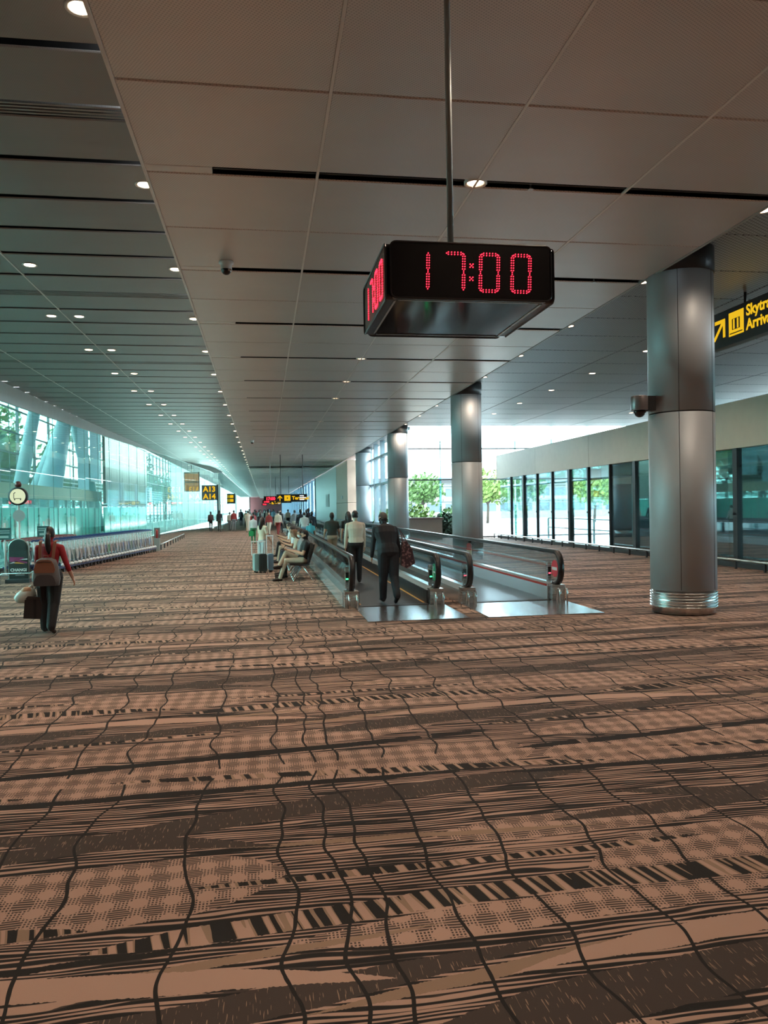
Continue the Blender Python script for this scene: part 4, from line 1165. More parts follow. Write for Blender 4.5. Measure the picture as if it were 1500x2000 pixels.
# suitcases
def suitcase(x, y, rz, w, d, h, m_, label, handle=0.38):
    t = thing('suitcase', label, 'suitcase', (x, y, 0), rz, 'suitcases by the seats')
    b = MB(); b.prism([(px - w / 2, -d / 2, pz + 0.05) for px, pz in rounded(w, h, 0.04, 3)], (0, d, 0)); b.build('shell', m_, t)
    for dx in (-w * 0.28, 0.0, w * 0.28): MB().box(dx - 0.012, dx + 0.012, -d / 2 - 0.008, -d / 2, 0.12, h - 0.02).build('rib', m_, t)
    for dx in (-w / 2 + 0.05, w / 2 - 0.05):
        for dy in (-d / 2 + 0.04, d / 2 - 0.04): MB().cyl((dx - 0.015, dy, 0.025), (dx + 0.015, dy, 0.025), 0.025, 0.025, 8).build('wheel', M_RUBBER, t)
    b = MB()
    for dx in (-0.09, 0.09): b.cyl((dx, d / 2 - 0.03, h), (dx, d / 2 - 0.03, h + handle), 0.010, 0.010, 6)
    b.box(-0.11, 0.11, d / 2 - 0.045, d / 2 - 0.015, h + handle, h + handle + 0.03)
    b.build('pull_handle', M_TSTEEL, t)
suitcase(-0.06, 22.6, 0.15, 0.22, 0.30, 0.50, mat('case_black', (0.02, 0.03, 0.033), 0.4), 'black suitcase with raised silver handle beside the seated man')
suitcase(-0.25, 22.75, 0.2, 0.13, 0.32, 0.50, mat('case_teal', (0.22, 0.36, 0.36), 0.35), 'grey-green suitcase standing leftmost by the seats')
suitcase(0.17, 22.95, 0.1, 0.15, 0.30, 0.48, mat('case_blue', (0.16, 0.30, 0.42), 0.35), 'blue suitcase half hidden behind the seated man legs', 0.55)
t = thing('carry_bag', 'bright green bag hanging from the hand of a far person in white', 'bag', (-0.66, 40.9, 0.42))
b = MB(); b.prism([(-0.12, -0.06, 0.0), (0.12, -0.06, 0.0), (0.14, -0.06, 0.16), (0.10, -0.06, 0.27), (-0.10, -0.06, 0.27), (-0.14, -0.06, 0.16)], (0, 0.12, 0)); b.build('bag_body', mat('green_bag', (0.02, 0.30, 0.10), 0.5), t)
MB().tube([(-0.07, 0, 0.26), (0.0, 0.02, 0.36), (0.07, 0, 0.26)], 0.010, 6).build('bag_handle', mat('green_bag', (0.02, 0.30, 0.10), 0.5), t, True)
# ================================================================== people
SKIN = mat('skin', (0.48, 0.27, 0.18), 0.5, 0, 0.04)
HAIRB = mat('hair_black', (0.012, 0.010, 0.010), 0.45)
HAIRG = mat('hair_greying', (0.07, 0.06, 0.055), 0.5)
HAIRBR = mat('hair_brown', (0.16, 0.08, 0.04), 0.5)
def V(*a): return Vector(a)
def stand_pose(H=1.7, lean=0.0, side=0.0, legs=((0, 0), (0, 0)), arms=((0, 0.12, 0.15), (0, 0.12, 0.15)), head=(0.05, 0.0), feet=0.09, shoulders=0.175):
    """joint positions for a figure facing +Y; angles in radians; index 0 = left (-X), 1 = right (+X)"""
    k = H / 1.70
    J = {'k': k}
    pel = V(0, 0, 0.93)
    up = V(math.sin(side), math.sin(lean) * math.cos(side), math.cos(lean) * math.cos(side))
    J['pel'] = pel; J['waist'] = pel + up * 0.15; J['chest'] = pel + up * 0.36
    J['sho'] = pel + up * 0.475; J['neck'] = pel + up * 0.53
    hd = V(math.sin(head[1]) * 0.2, math.sin(lean + head[0]), math.cos(lean + head[0])).normalized()
    J['head'] = J['neck'] + hd * 0.145; J['hup'] = hd
    J['hyaw'] = head[1]; J['up'] = up
    lows = []
    for i, s_ in ((0, -1), (1, 1)):
        h, kn = legs[i]
        hip = pel + V(s_ * 0.085, 0, -0.03)
        knee = hip + V(s_ * (feet - 0.085) * 0.5, math.sin(h), -math.cos(h)) * 0.42
        a = h - kn
        ank = knee + V(s_ * (feet - 0.085) * 0.5, math.sin(a), -math.cos(a)) * 0.40
        fa = min(0.0, a * 0.9)
        toe = ank + V(s_ * 0.03, math.cos(fa), math.sin(fa)) * 0.17 + V(0, 0, -0.045)
        J['hip%d' % i], J['knee%d' % i], J['ank%d' % i], J['toe%d' % i] = hip, knee, ank, toe
        lows += [ank.z - 0.082, toe.z - 0.035]
        sw, ab, el = arms[i][:3]
        sh = J['sho'] + V(s_ * shoulders, 0, -0.032)
        elb = sh + V(s_ * math.sin(ab), math.sin(sw) * math.cos(ab), -math.cos(sw) * math.cos(ab)) * 0.285
        inn = arms[i][3] if len(arms[i]) > 3 else 0.35
        f = V(s_ * math.sin(ab) * inn, math.sin(sw + el), -math.cos(sw + el)).normalized()
        wr = elb + f * 0.245
        J['sh%d' % i], J['elb%d' % i], J['wr%d' % i], J['hd%d' % i] = sh, elb, wr, f
    dz = -min(lows)
    for q, v in list(J.items()):
        if isinstance(v, Vector) and q not in ('hup', 'up', 'hd0', 'hd1'): J[q] = (v + V(0, 0, dz)) * k
    return J
def person(label, loc, rotz, J, col, hair='short', hairm=None, vox=0.012, fingers=False, group=None, girth=1.0, sleeve='short', legs_wide=1.0, bare_legs=False, skirt=None, curl=0.5, name='person', face=True):
    k = J.get('k', 1.0)
    hairm = hairm or HAIRB
    prims, src = [], MB()
    def cap(tag_, p0, p1, r0, r1):
        r0 *= k; r1 *= k
        src.cyl(p0, p1, r0, r1, 12, True); src.sph(p0, r0, 12, 8); src.sph(p1, r1, 12, 8)
        prims.append((tag_, np.array(p0), np.array(p1), r0, r1))
    def ell(tag_, c, r, M=None):
        r = [q * k for q in r]
        src.sph(c, r, 16, 12, M)
        prims.append((tag_, np.array(c), np.array(c), min(r), min(r)))
    # torso: stacked elliptical rings
    up = J['up']; rt = V(1, 0, 0); fw = up.cross(rt) * -1.0
    if 'rt' in J: rt = J['rt']; fw = (up.cross(rt) * -1.0)
    fw = rt.cross(up) * -1.0
    rings = [(J['pel'] - up * 0.10 * k, 0.10, 0.09), (J['pel'] - up * 0.04 * k, 0.160, 0.120), (J['pel'] + up * 0.05 * k, 0.160, 0.120), (J['waist'], 0.138, 0.105), (J['waist'] + up * 0.09 * k, 0.148, 0.110), (J['chest'], 0.172, 0.120), (J['sho'], 0.158, 0.095), (J['sho'] + up * 0.038 * k, 0.105, 0.072), (J['neck'], 0.058, 0.058)]
    n = 16; v = []; f = []
    for c, rx, ry in rings:
        for i in range(n):
            a = 2 * PI * i / n
            v.append(c + rt * (rx * k * girth * math.cos(a)) + fw * (ry * k * girth * math.sin(a)))
    for j in range(len(rings) - 1):
        for i in range(n): f.append((j * n + i, j * n + (i + 1) % n, (j + 1) * n + (i + 1) % n, (j + 1) * n + i))
    f += [tuple(range(n - 1, -1, -1)), tuple(range((len(rings) - 1) * n, len(rings) * n))]
    src._add(v, f)
    hem = J['pel'] + up * (0.02 * k)
    prims.append(('bottom', np.array(J['pel'] - up * 0.1 * k), np.array(hem), 0.13 * k * girth, 0.13 * k * girth))
    prims.append(('top', np.array(hem + up * 0.02 * k), np.array(J['sho'] + up * 0.03 * k), 0.13 * k * girth, 0.13 * k * girth))
    # neck, head, face
    cap('skin', J['neck'] - up * 0.03 * k, J['head'] - J['hup'] * 0.05 * k, 0.056, 0.052)
    hu = J['hup'].normalized(); yaw = J.get('hyaw', 0.0)
    f0 = V(math.sin(yaw), math.cos(yaw), 0) if 'hf' not in J else J['hf']
    hf = (f0 - hu * f0.dot(hu)).normalized(); hr = hf.cross(hu)
    HM = Matrix((hr, hf, hu)).transposed()
    ell('skin', J['head'], (0.073, 0.092, 0.112), HM)
    ell('skin', J['head'] + HM @ V(0, 0.028, -0.055) * k, (0.055, 0.062, 0.060), HM)
    cap('skin', J['head'] + HM @ V(0, 0.088, 0.0) * k, J['head'] + HM @ V(0, 0.104, -0.028) * k, 0.010, 0.014)
    for s_ in (-1, 1): ell('skin', J['head'] + HM @ V(s_ * 0.076, -0.005, -0.012) * k, (0.012, 0.022, 0.032), HM)
    # limbs
    for i in (0, 1):
        lt = 'skin' if bare_legs else 'bottom'
        cap('bottom', J['hip%d' % i], J['knee%d' % i], 0.088 * legs_wide, 0.064 * legs_wide)
        cap(lt, J['knee%d' % i], J['ank%d' % i], 0.060 * legs_wide, (0.046 if not bare_legs else 0.038) * legs_wide)
        cap('shoe', J['ank%d' % i] + V(0, 0, -0.035) * k, J['toe%d' % i], 0.045, 0.036)
        heel = J['ank%d' % i] * 1.0; dirf = (J['toe%d' % i] - J['ank%d' % i]); dirf.z *= 0.2
        ell('shoe', heel - dirf.normalized() * 0.02 * k + V(0, 0, -0.045) * k, (0.040, 0.050, 0.036))
        cap('top', J['sho'] + (J['sh%d' % i] - J['sho']) * 0.5, J['sh%d' % i], 0.064, 0.056)
        st_ = 'skin' if sleeve == 'none' else 'top'
        mid = J['sh%d' % i].lerp(J['elb%d' % i], 0.62)
        cap(st_, J['sh%d' % i], mid, 0.058, 0.050)
        cap('skin' if sleeve in ('short', 'none') else 'top', mid, J['elb%d' % i], 0.047 if sleeve == 'short' else 0.050, 0.042)
        e34 = J['elb%d' % i].lerp(J['wr%d' % i], 0.45)
        cap('top' if sleeve in ('long', 'mid') else 'skin', J['elb%d' % i], e34, 0.043, 0.038 if sleeve != 'long' else 0.042)
        cap('top' if sleeve == 'long' else 'skin', e34, J['wr%d' % i], 0.036 if sleeve != 'long' else 0.041, 0.028 if sleeve != 'long' else 0.034)
        # hand
        hd = J['hd%d' % i]; s_ = -1 if i == 0 else 1
        pn = J.get('pn%d' % i, V(-s_, 0, 0))                                        # palm faces the thigh
        pn = (pn - hd * pn.dot(hd)).normalized(); wd = hd.cross(pn)                  # width direction
        if wd.dot(J.get('thumb%d' % i, V(0, 1, 0))) < 0: wd = -wd
        w0 = J['wr%d' % i]
        pc = w0 + hd * 0.095 * k
        for q in (-0.024, 0.0, 0.024): cap('skin', w0 + hd * 0.02 * k + wd * q * 0.7 * k, pc + wd * q * k - hd * 0.01 * k, 0.017, 0.013)
        if fingers:
            for q, ln in ((-0.034, 0.056), (-0.011, 0.074), (0.012, 0.080), (0.035, 0.070)):
                p = pc + wd * q * k - hd * 0.012 * k
                d1 = (hd * math.cos(curl * 0.5) + pn * math.sin(curl * 0.5)); d2 = (hd * math.cos(curl * 1.5) + pn * math.sin(curl * 1.5))
                p1 = p + d1 * ln * 0.5 * k; p2 = p1 + d2 * ln * 0.5 * k
                cap('skin', p, p1, 0.0088, 0.0082); cap('skin', p1, p2, 0.0082, 0.0072)
            tb = w0 + hd * 0.035 * k + wd * 0.030 * k
            t1 = tb + (hd * 0.7 + wd * 0.6 + pn * 0.3).normalized() * 0.04 * k; t2 = t1 + (hd * 0.95 + wd * 0.1 + pn * 0.35).normalized() * 0.03 * k
            cap('skin', tb, t1, 0.0115, 0.010); cap('skin', t1, t2, 0.010, 0.0085)
        else:
            cap('skin', pc, pc + (hd + pn * 0.4).normalized() * 0.06 * k, 0.026, 0.016)
            cap('skin', w0 + hd * 0.04 * k + wd * 0.02 * k, w0 + hd * 0.08 * k + wd * 0.05 * k, 0.011, 0.010)
    if skirt:
        cap('bottom', J['pel'] + V(0, 0, -0.05) * k, (J['knee0'] + J['knee1']) / 2 + V(0, 0, skirt) * k, 0.15, 0.16)
    # one continuous surface
    me0 = src.mesh('body_source', SKIN)
    ob = bpy.data.objects.new('body_source', me0); COL.objects.link(ob)
    rm = ob.modifiers.new('r', 'REMESH'); rm.mode = 'VOXEL'; rm.voxel_size = vox
    sm = ob.modifiers.new('s', 'SMOOTH'); sm.factor = 0.5; sm.iterations = 2 if fingers else 3
    dg = bpy.context.evaluated_depsgraph_get()
    me = bpy.data.meshes.new_from_object(ob.evaluated_get(dg))
    bpy.data.objects.remove(ob); bpy.data.meshes.remove(me0)
    me.name = name
    tags = ['skin', 'top', 'bottom', 'shoe']
    me.materials.clear()
    for q in tags: me.materials.append(SKIN if q == 'skin' else col[q])
    npo = len(me.polygons)
    cen = np.empty(npo * 3, np.float32); me.polygons.foreach_get('center', cen); cen = cen.reshape(-1, 3)
    best = np.full(npo, 1e9); idx = np.zeros(npo, np.int32)
    for tg, a, b, r0, r1 in prims:
        d = b - a; L2 = float(d @ d)
        tt = np.clip(((cen - a) @ d) / L2, 0, 1) if L2 > 1e-9 else np.zeros(npo)
        dist = np.linalg.norm(cen - (a + tt[:, None] * d), axis=1) - (r0 + (r1 - r0) * tt)
        m_ = dist < best
        best[m_] = dist[m_]; idx[m_] = tags.index(tg)
    me.polygons.foreach_set('material_index', idx.astype(np.int32))
    me.polygons.foreach_set('use_smooth', np.ones(npo, bool))
    me.update()
    body = put(name, me, None, loc)
    body.rotation_euler = (0, 0, rotz)
    tag(body, label, 'person', group)
    # hair and face details
    hb = MB()
    H0 = J['head']
    def face_cut(a, b):
        c = HM.transposed() @ ((a + b) / 2)
        return not (c.y > 0.030 * k and c.z < 0.055 * k) and c.z > -0.075 * k
    hb.sph(H0 + HM @ V(0, -0.010, 0.012) * k, [q * k for q in (0.083, 0.098, 0.114)], 20, 14, HM, face_cut)
    if hair == 'ponytail':
        hb.sph(H0 + HM @ V(0, -0.098, 0.0) * k, [0.036 * k] * 3, 10, 8)
        hb.tube([H0 + HM @ V(0, -0.09, 0.01) * k, H0 + HM @ V(0, -0.14, -0.04) * k, H0 + HM @ V(0, -0.125, -0.16) * k, H0 + HM @ V(0.01, -0.105, -0.27) * k, H0 + HM @ V(0.015, -0.10, -0.34) * k], 0.03 * k, 8, [q * k for q in (0.028, 0.045, 0.05, 0.04, 0.012)])
    elif hair == 'long':
        hb.tube([H0 + HM @ V(0, -0.05, 0.06) * k, H0 + HM @ V(0, -0.085, -0.05) * k, H0 + HM @ V(0, -0.095, -0.18) * k, H0 + HM @ V(0, -0.085, -0.32) * k], 0.05 * k, 10, [q * k for q in (0.06, 0.078, 0.080, 0.045)])
        for s_ in (-1, 1): hb.tube([H0 + HM @ V(s_ * 0.065, 0.0, 0.05) * k, H0 + HM @ V(s_ * 0.083, -0.01, -0.06) * k, H0 + HM @ V(s_ * 0.08, -0.02, -0.2) * k], 0.025 * k, 6)
    elif hair == 'hood':
        hb.sph(H0 + HM @ V(0, -0.02, 0.0) * k, [q * k for q in (0.105, 0.118, 0.135)], 18, 12, HM, lambda a, b: (HM.transposed() @ ((a + b) / 2)).y < 0.06 * k)
        hb.tube([H0 + HM @ V(0, -0.03, -0.06) * k, J['neck'] - up * 0.02 * k], 0.10 * k, 12, [0.105 * k, 0.125 * k])
    hb.build('hood' if hair == 'hood' else 'hair', hairm, body, True)
    if face:
        for s_ in (-1, 1):
            MB().sph(H0 + HM @ V(s_ * 0.030, 0.083, 0.008) * k, [q * k for q in (0.013, 0.007, 0.007)], 8, 6, HM).build('eye', HAIRB, body, True)
        MB().sph(H0 + HM @ V(0, 0.086, -0.062) * k, [q * k for q in (0.022, 0.008, 0.006)], 8, 6, HM).build('mouth', mat('lips', (0.35, 0.12, 0.10), 0.5), body, True)
    return body
def cl(name, c, r=0.75): return mat('cloth_' + name, c, r, 0, 0.10, 8.0)
BLACKC, NAVY, REDC = cl('black', (0.010, 0.011, 0.013)), cl('navy', (0.012, 0.016, 0.03)), cl('red', (0.30, 0.012, 0.020))
CREAM, GREENC, TANC, WHITEC = cl('cream', (0.60, 0.52, 0.42)), cl('dark_green', (0.020, 0.030, 0.026)), cl('tan', (0.40, 0.33, 0.25)), cl('white', (0.62, 0.66, 0.68))
SHOEB = mat('shoe_black', (0.010, 0.010, 0.011), 0.4)
GREYC, TEALC, BLUEC = cl('grey', (0.20, 0.21, 0.22)), cl('aqua', (0.10, 0.50, 0.62)), cl('pale_blue', (0.30, 0.48, 0.65))
def dress(top, bottom, shoe=None): return {'top': top, 'bottom': bottom, 'shoe': shoe or SHOEB}

# --- woman in red, walking away on the left
J = stand_pose(1.58, 0.02, 0.03, ((0.10, 0.22), (-0.16, 0.24)), ((0.05, 0.10, 0.10, 0.2), (-0.12, 0.34, 0.42, 0.9)), (0.08, 0.0), 0.062)
J['thumb1'] = V(0, 1, 0)
RWX, RWY = -3.25, 12.5
red = person('woman in a red sweater and wide black trousers walking away with backpack', (RWX, RWY, 0), 0.0, J, dress(REDC, BLACKC), 'ponytail', vox=0.0062, fingers=True, sleeve='mid', legs_wide=1.55, curl=0.5)
MB().sph(J['head'] + V(0.008, -0.10, -0.008), (0.034, 0.018, 0.02), 10, 6).build('hair_clip', mat('gold_clip', (0.8, 0.5, 0.25), 0.2, 0.8), red, True)
# backpack
t = thing('backpack', 'brown and grey backpack on the back of the woman in red', 'backpack', (RWX + 0.01, RWY - 0.20, 0.74))
b = MB(); prof = [(-0.17, 0.0), (0.17, 0.0), (0.19, 0.10), (0.165, 0.28), (0.13, 0.385), (0.07, 0.42), (-0.07, 0.42), (-0.13, 0.385), (-0.165, 0.28), (-0.19, 0.10)]
M_PACKG, M_PACKB = mat('pack_grey', (0.13, 0.12, 0.12), 0.7), mat('pack_brown', (0.24, 0.095, 0.055), 0.6)
b.prism([(px, 0.075, pz) for px, pz in prof], (0, -0.10, 0)); b._add([(px * q, -0.025 - d_, 0.20 + (pz - 0.20) * q) for q, d_ in ((1, 0), (0.88, 0.05), (0.6, 0.065)) for px, pz in prof], [(j * 10 + i, j * 10 + (i + 1) % 10, (j + 1) * 10 + (i + 1) % 10, (j + 1) * 10 + i) for j in range(2) for i in range(10)] + [tuple(range(20, 30))])
b.build('main_bag', M_PACKG, t, True)
MB().prism([(px * 0.80, -0.080, 0.20 + pz * 0.46) for px, pz in prof], (0, -0.014, 0)).build('flap', M_PACKB, t)
MB().prism([(px * 0.84, -0.070, 0.005 + pz * 0.40) for px, pz in prof], (0, -0.022, 0)).build('front_pocket', mat('pack_dark', (0.06, 0.055, 0.06), 0.7), t)
MB().tube([(-0.10, -0.096, 0.355), (0, -0.099, 0.37), (0.10, -0.096, 0.355)], 0.005, 6).build('zip', M_BLACK, t, True)
for s_ in (-1, 1):
    MB().strip([(s_ * 0.09, 0.03, 0.37), (s_ * 0.10, 0.065, 0.52), (s_ * 0.105, 0.12, 0.655), (s_ * 0.115, 0.21, 0.675)], (1, 0, 0), 0.045, 0.012).build('strap', M_PACKB, t)
MB().tube([(-0.03, 0.02, 0.41), (-0.03, 0.0, 0.455), (0.03, 0.0, 0.455), (0.03, 0.02, 0.41)], 0.007, 6).build('top_loop', M_PACKB, t, True)
# bags in her left hand
hx, hy, hz = RWX + J['wr0'].x, RWY + J['wr0'].y, J['wr0'].z - 0.10
t = thing('carry_bag', 'dark brown cooler bag hanging from the left hand of the woman in red', 'bag', (hx - 0.02, hy, 0.24))
b = MB(); b.prism([(-0.17, -0.10, 0.0), (0.16, -0.10, -0.02), (0.15, -0.10, 0.30), (-0.14, -0.10, 0.33)], (0, 0.20, 0)); b.build('bag_body', mat('cooler_brown', (0.035, 0.028, 0.028), 0.6), t)
MB().prism([(-0.15, -0.11, 0.30), (0.16, -0.11, 0.27), (0.16, -0.11, 0.31), (-0.15, -0.11, 0.345)], (0, 0.22, 0)).build('bag_lid', mat('cooler_lid', (0.05, 0.04, 0.038), 0.6), t)
MB().box(-0.02, 0.02, -0.104, -0.10, 0.0, 0.30).build('bag_seam', M_BLACK, t)
for s_ in (-0.06, 0.06): MB().tube([(-0.10, s_, 0.33), (0.0, s_ * 0.3, hz - 0.24), (0.10, s_, 0.31)], 0.008, 6).build('bag_strap', M_BLACK, t, True)
t = thing('plastic_bag', 'pale plastic bag hanging from the left hand of the woman in red', 'bag', (hx - 0.19, hy - 0.02, 0.45))
b = MB(); b.sph((0, 0, 0.13), (0.15, 0.10, 0.115), 14, 10)
rr = random.Random(3); b.v = [(x * (1 + rr.uniform(-.07, .07)) + (z - .1) * 0.5, y, z * (1 + rr.uniform(-.07, .07))) for x, y, z in b.v]
b.build('bag_body', mat('plastic_pale', (0.58, 0.60, 0.56), 0.35), t, True)
MB().tube([(0.05, 0, 0.22), (0.12, 0, 0.28), (0.19, 0.02, hz - 0.45 + 0.02)], 0.012, 6, [0.04, 0.022, 0.010]).build('bag_neck', mat('plastic_pale', (0.58, 0.60, 0.56), 0.35), t, True)
MB().sph((0.045, -0.03, 0.20), (0.09, 0.05, 0.07), 10, 8).build('contents', mat('snack_peach', (0.62, 0.38, 0.24), 0.5), t, True)

# --- hunched man in black at the start of the walkway
J = stand_pose(1.74, 0.30, -0.06, ((0.12, 0.10), (-0.10, 0.45)), ((0.10, 0.14, 0.25), (0.0, 0.22, 0.1)), (0.35, -0.5), 0.12, 0.185)
man = person('stooped man in a black jacket stepping onto the left moving walkway', (2.33, 14.62, 0.012), 0.05, J, dress(cl('jacket_black', (0.012, 0.014, 0.020)), cl('trouser_dark', (0.012, 0.015, 0.022))), 'short', HAIRG, 0.0075, True, sleeve='long', girth=1.3, legs_wide=1.42)
MB().obox(J['sho'] + V(-0.06, -0.105, -0.04), (0.025, 0.006, 0.05)).build('label_tag', M_WHITEP, man)
t = thing('tote_bag', 'dark maroon patterned tote bag under the right arm of the stooped man', 'bag', (2.33 + 0.36, 14.70, 0.66))
b = MB(); b.prism([(-0.12, -0.08, 0.06), (0.0, -0.08, 0.0), (0.16, -0.08, 0.10), (0.10, -0.08, 0.38), (0.0, -0.08, 0.52), (-0.08, -0.08, 0.50)], (0, 0.18, 0))
mtb = bpy.data.materials.new('tote_pattern'); nt = NT(mtb); vv, x_, y_, z_ = nt.coords(); bs = nt.n('ShaderNodeBsdfPrincipled'); bs.inputs['Roughness'].default_value = 0.7
nt.put(bs.inputs['Base Color'], nt.mixc(nt.m('GREATER_THAN', nt.noise(vv, 22, 2.0), 0.56), (0.05, 0.025, 0.035, 1), (0.24, 0.14, 0.15, 1))); nt.out(bs.outputs[0])
b.build('bag_body', mtb, t)
MB().strip([(-0.06, 0.0, 0.48), (-0.10, -0.02, 0.66), (-0.13, 0.0, 0.74), (-0.06, 0.05, 0.66), (0.02, 0.03, 0.50)], (0, 1, 0), 0.03, 0.01).build('bag_strap', mat('strap_maroon', (0.14, 0.02, 0.03), 0.6), t)

# --- walkers ahead on the belt
J = stand_pose(1.71, 0.03, 0.0, ((-0.05, 0.12), (0.08, 0.06)), ((-0.08, 0.16, 0.12), (0.06, 0.10, 0.2)), (0.05, 0.0), 0.08, 0.185)
person('man in a cream long-sleeved shirt and black trousers standing on the left walkway', (2.17, 18.6, 0.012), 0.0, J, dress(CREAM, BLACKC), 'short', None, 0.009, True, sleeve='long', girth=1.22, legs_wide=1.22)
J = stand_pose(1.64, 0.08, 0.0, ((-0.05, 0.1), (0.1, 0.1)), ((-0.05, 0.2, 0.9), (0.2, 0.2, 0.7)), (0.1, 0.25), 0.08)
person('man in a dark green t-shirt and tan trousers ahead of the cream shirt', (2.13, 24.6, 0.012), 0.0, J, dress(GREENC, TANC), 'short', None, 0.012, sleeve='short', girth=1.12)
J = stand_pose(1.66, 0.03, 0.0, ((-0.05, 0.1), (0.1, 0.1)), ((0.0, 0.12, 0.3), (0.1, 0.12, 0.3)), (0.05, 0), 0.07)
person('woman in a black top with long black hair between the green and cream shirts', (2.62, 24.3, 0.012), 0.0, J, dress(BLACKC, BLACKC), 'long', None, 0.012, sleeve='short')
J = stand_pose(1.30, 0.05, 0, ((0.1, 0.1), (-0.1, 0.1)), ((0.1, 0.15, 0.3), (0, 0.15, 0.3)), (0, 0.4), 0.07)
person('child in an aqua t-shirt on the left walkway', (1.86, 31.5, 0.012), 0.0, J, dress(TEALC, BLUEC), 'short', None, 0.013, sleeve='short')
J = stand_pose(1.60, 0.12, 0, ((0, 0.1), (0.1, 0.1)), ((0.1, 0.2, 0.6), (0.1, 0.2, 0.6)), (0.2, 0.3), 0.08)
person('person in a white shirt beyond the aqua child on the walkway', (1.92, 37.5, 0.012), 0.0, J, dress(WHITEC, BLUEC), 'short', None, 0.016, sleeve='long', girth=1.2)
for x, y, H, lab in [(2.0, 43, 1.72, 'tall person in black leftmost of the dark trio far along the walkway'), (2.55, 45, 1.78, 'tallest person in black of the dark trio far along the walkway'), (2.5, 41, 1.60, 'shorter person in black nearest of the dark trio along the walkway')]:
    J = stand_pose(H, 0.04, 0, ((0, 0.1), (0.1, 0.1)), ((0, 0.2, 0.4), (0.1, 0.2, 0.4)), (0.1, 0.0), 0.08)
    person(lab, (x, y, 0.012), 0.0, J, dress(NAVY, BLACKC), 'short', None, 0.02, sleeve='long', girth=1.15, face=False)

# --- seated people: joints given directly, facing +Y, then turned toward the aisle
def seated_pose(lean=-0.18, head=(0.35, 0.0), feet=((0.52, 0.0), (0.45, 0.0)), hands=0.34, cross=False, k=1.0):
    J = {'k': k}
    up = V(0, math.sin(lean), math.cos(lean)); J['up'] = up
    pel = V(0, -0.12, 0.53)
    J['pel'] = pel; J['waist'] = pel + up * 0.15; J['chest'] = pel + up * 0.35; J['sho'] = pel + up * 0.455; J['neck'] = pel + up * 0.515
    hd = V(0, math.sin(lean + head[0]), math.cos(lean + head[0])); J['hup'] = hd; J['head'] = J['neck'] + hd * 0.14; J['hyaw'] = head[1]
    for i, s_ in ((0, -1), (1, 1)):
        J['hip%d' % i] = pel + V(s_ * 0.09, 0.02, -0.02)
        if cross and i == 1:
            J['knee1'] = V(0.02, 0.30, 0.70); J['ank1'] = V(-0.16, 0.47, 0.42); J['toe1'] = V(-0.20, 0.60, 0.36)
        else:
            J['knee%d' % i] = V(s_ * 0.10, 0.30, 0.52); J['ank%d' % i] = V(s_ * 0.11, 0.34 + feet[i][1], 0.085); J['toe%d' % i] = V(s_ * 0.12, 0.50 + feet[i][1], 0.036)
        sh = J['sho'] + V(s_ * 0.172, 0, -0.03); J['sh%d' % i] = sh
        J['elb%d' % i] = sh + V(s_ * 0.05, 0.10, -0.26); J['wr%d' % i] = V(s_ * 0.06, 0.05 + hands * 0.6, J['elb%d' % i].z + 0.10)
        J['hd%d' % i] = (J['wr%d' % i] - J['elb%d' % i]).normalized(); J['pn%d' % i] = V(-s_ * 0.6, 0, 0.6); J['thumb%d' % i] = V(0, 0, 1)
    return J
J = seated_pose(-0.22, (0.55, 0.1), ((0.0, 0.12), (0.0, 0.0)), 0.34, True)
person('man in a black polo and beige trousers seated cross-legged with a phone', (CHX - 0.02, CHY[0], 0), PI / 2, J, dress(BLACKC, TANC), 'short', None, 0.0075, True, sleeve='short', girth=1.05, curl=0.9)
t = thing('phone', 'dark phone held by the man seated cross-legged', 'phone', (CHX - 0.02 - (J['wr0'].y + 0.10), CHY[0] + 0.0, J['wr0'].z + 0.055))
M_ = Matrix.Rotation(0.7, 3, 'Y')
MB().obox((0, 0, 0), (0.014, 0.075, 0.15), M_).build('phone_case', M_BLACK, t)
MB().obox(M_ @ V(0.0085, 0, 0), (0.002, 0.068, 0.138), M_).build('screen', mat('phone_screen', (0.08, 0.10, 0.14), 0.1), t)
sp = [(1, GREYC, BLACKC, 'seated man in a grey top wearing a white mask, next to the black polo', 'short', HAIRB, -0.05, 0.3), (2, TANC, NAVY, 'seated person with brown hair in tan, leaning forward over a phone', 'long', HAIRBR, 0.15, 0.5), (3, BLACKC, BLACKC, 'seated person in black behind the brown-haired one', 'short', HAIRB, 0.0, 0.3),
      (5, WHITEC, NAVY, 'seated person in a white top in the second group of chairs', 'short', HAIRB, 0.1, 0.3), (6, NAVY, BLACKC, 'seated person in navy in the second group of chairs', 'long', HAIRB, 0.05, 0.3), (8, TANC, TANC, 'seated person in beige in the third group of chairs', 'short', HAIRB, 0.0, 0.3), (9, WHITEC, BLACKC, 'seated person in white in the third group of chairs', 'short', HAIRB, 0.1, 0.2), (12, BLACKC, BLACKC, 'seated person in black in the farthest group of chairs', 'short', HAIRB, 0.0, 0.2)]
for ci, tp, bt, lab, hr, hm, ln, hp in sp:
    J = seated_pose(ln, (hp, 0.1), ((0.0, 0.05), (0.0, -0.04)), 0.36)
    pb = person(lab, (CHX - 0.02, CHY[ci], 0), PI / 2, J, dress(tp, bt), hr, hm, 0.012 if ci < 4 else 0.018, False, 'people seated along the walkway', sleeve='long' if ci in (1, 3, 6) else 'short', girth=1.05)
    if ci == 1:
        hu = J['hup']; f0 = V(0.1, 1, 0); hf = (f0 - hu * f0.dot(hu)).normalized()
        MB().sph(J['head'] + hf * 0.052 - hu * 0.050, (0.062, 0.055, 0.05), 12, 8).build('face_mask', M_WHITEP, pb, True)
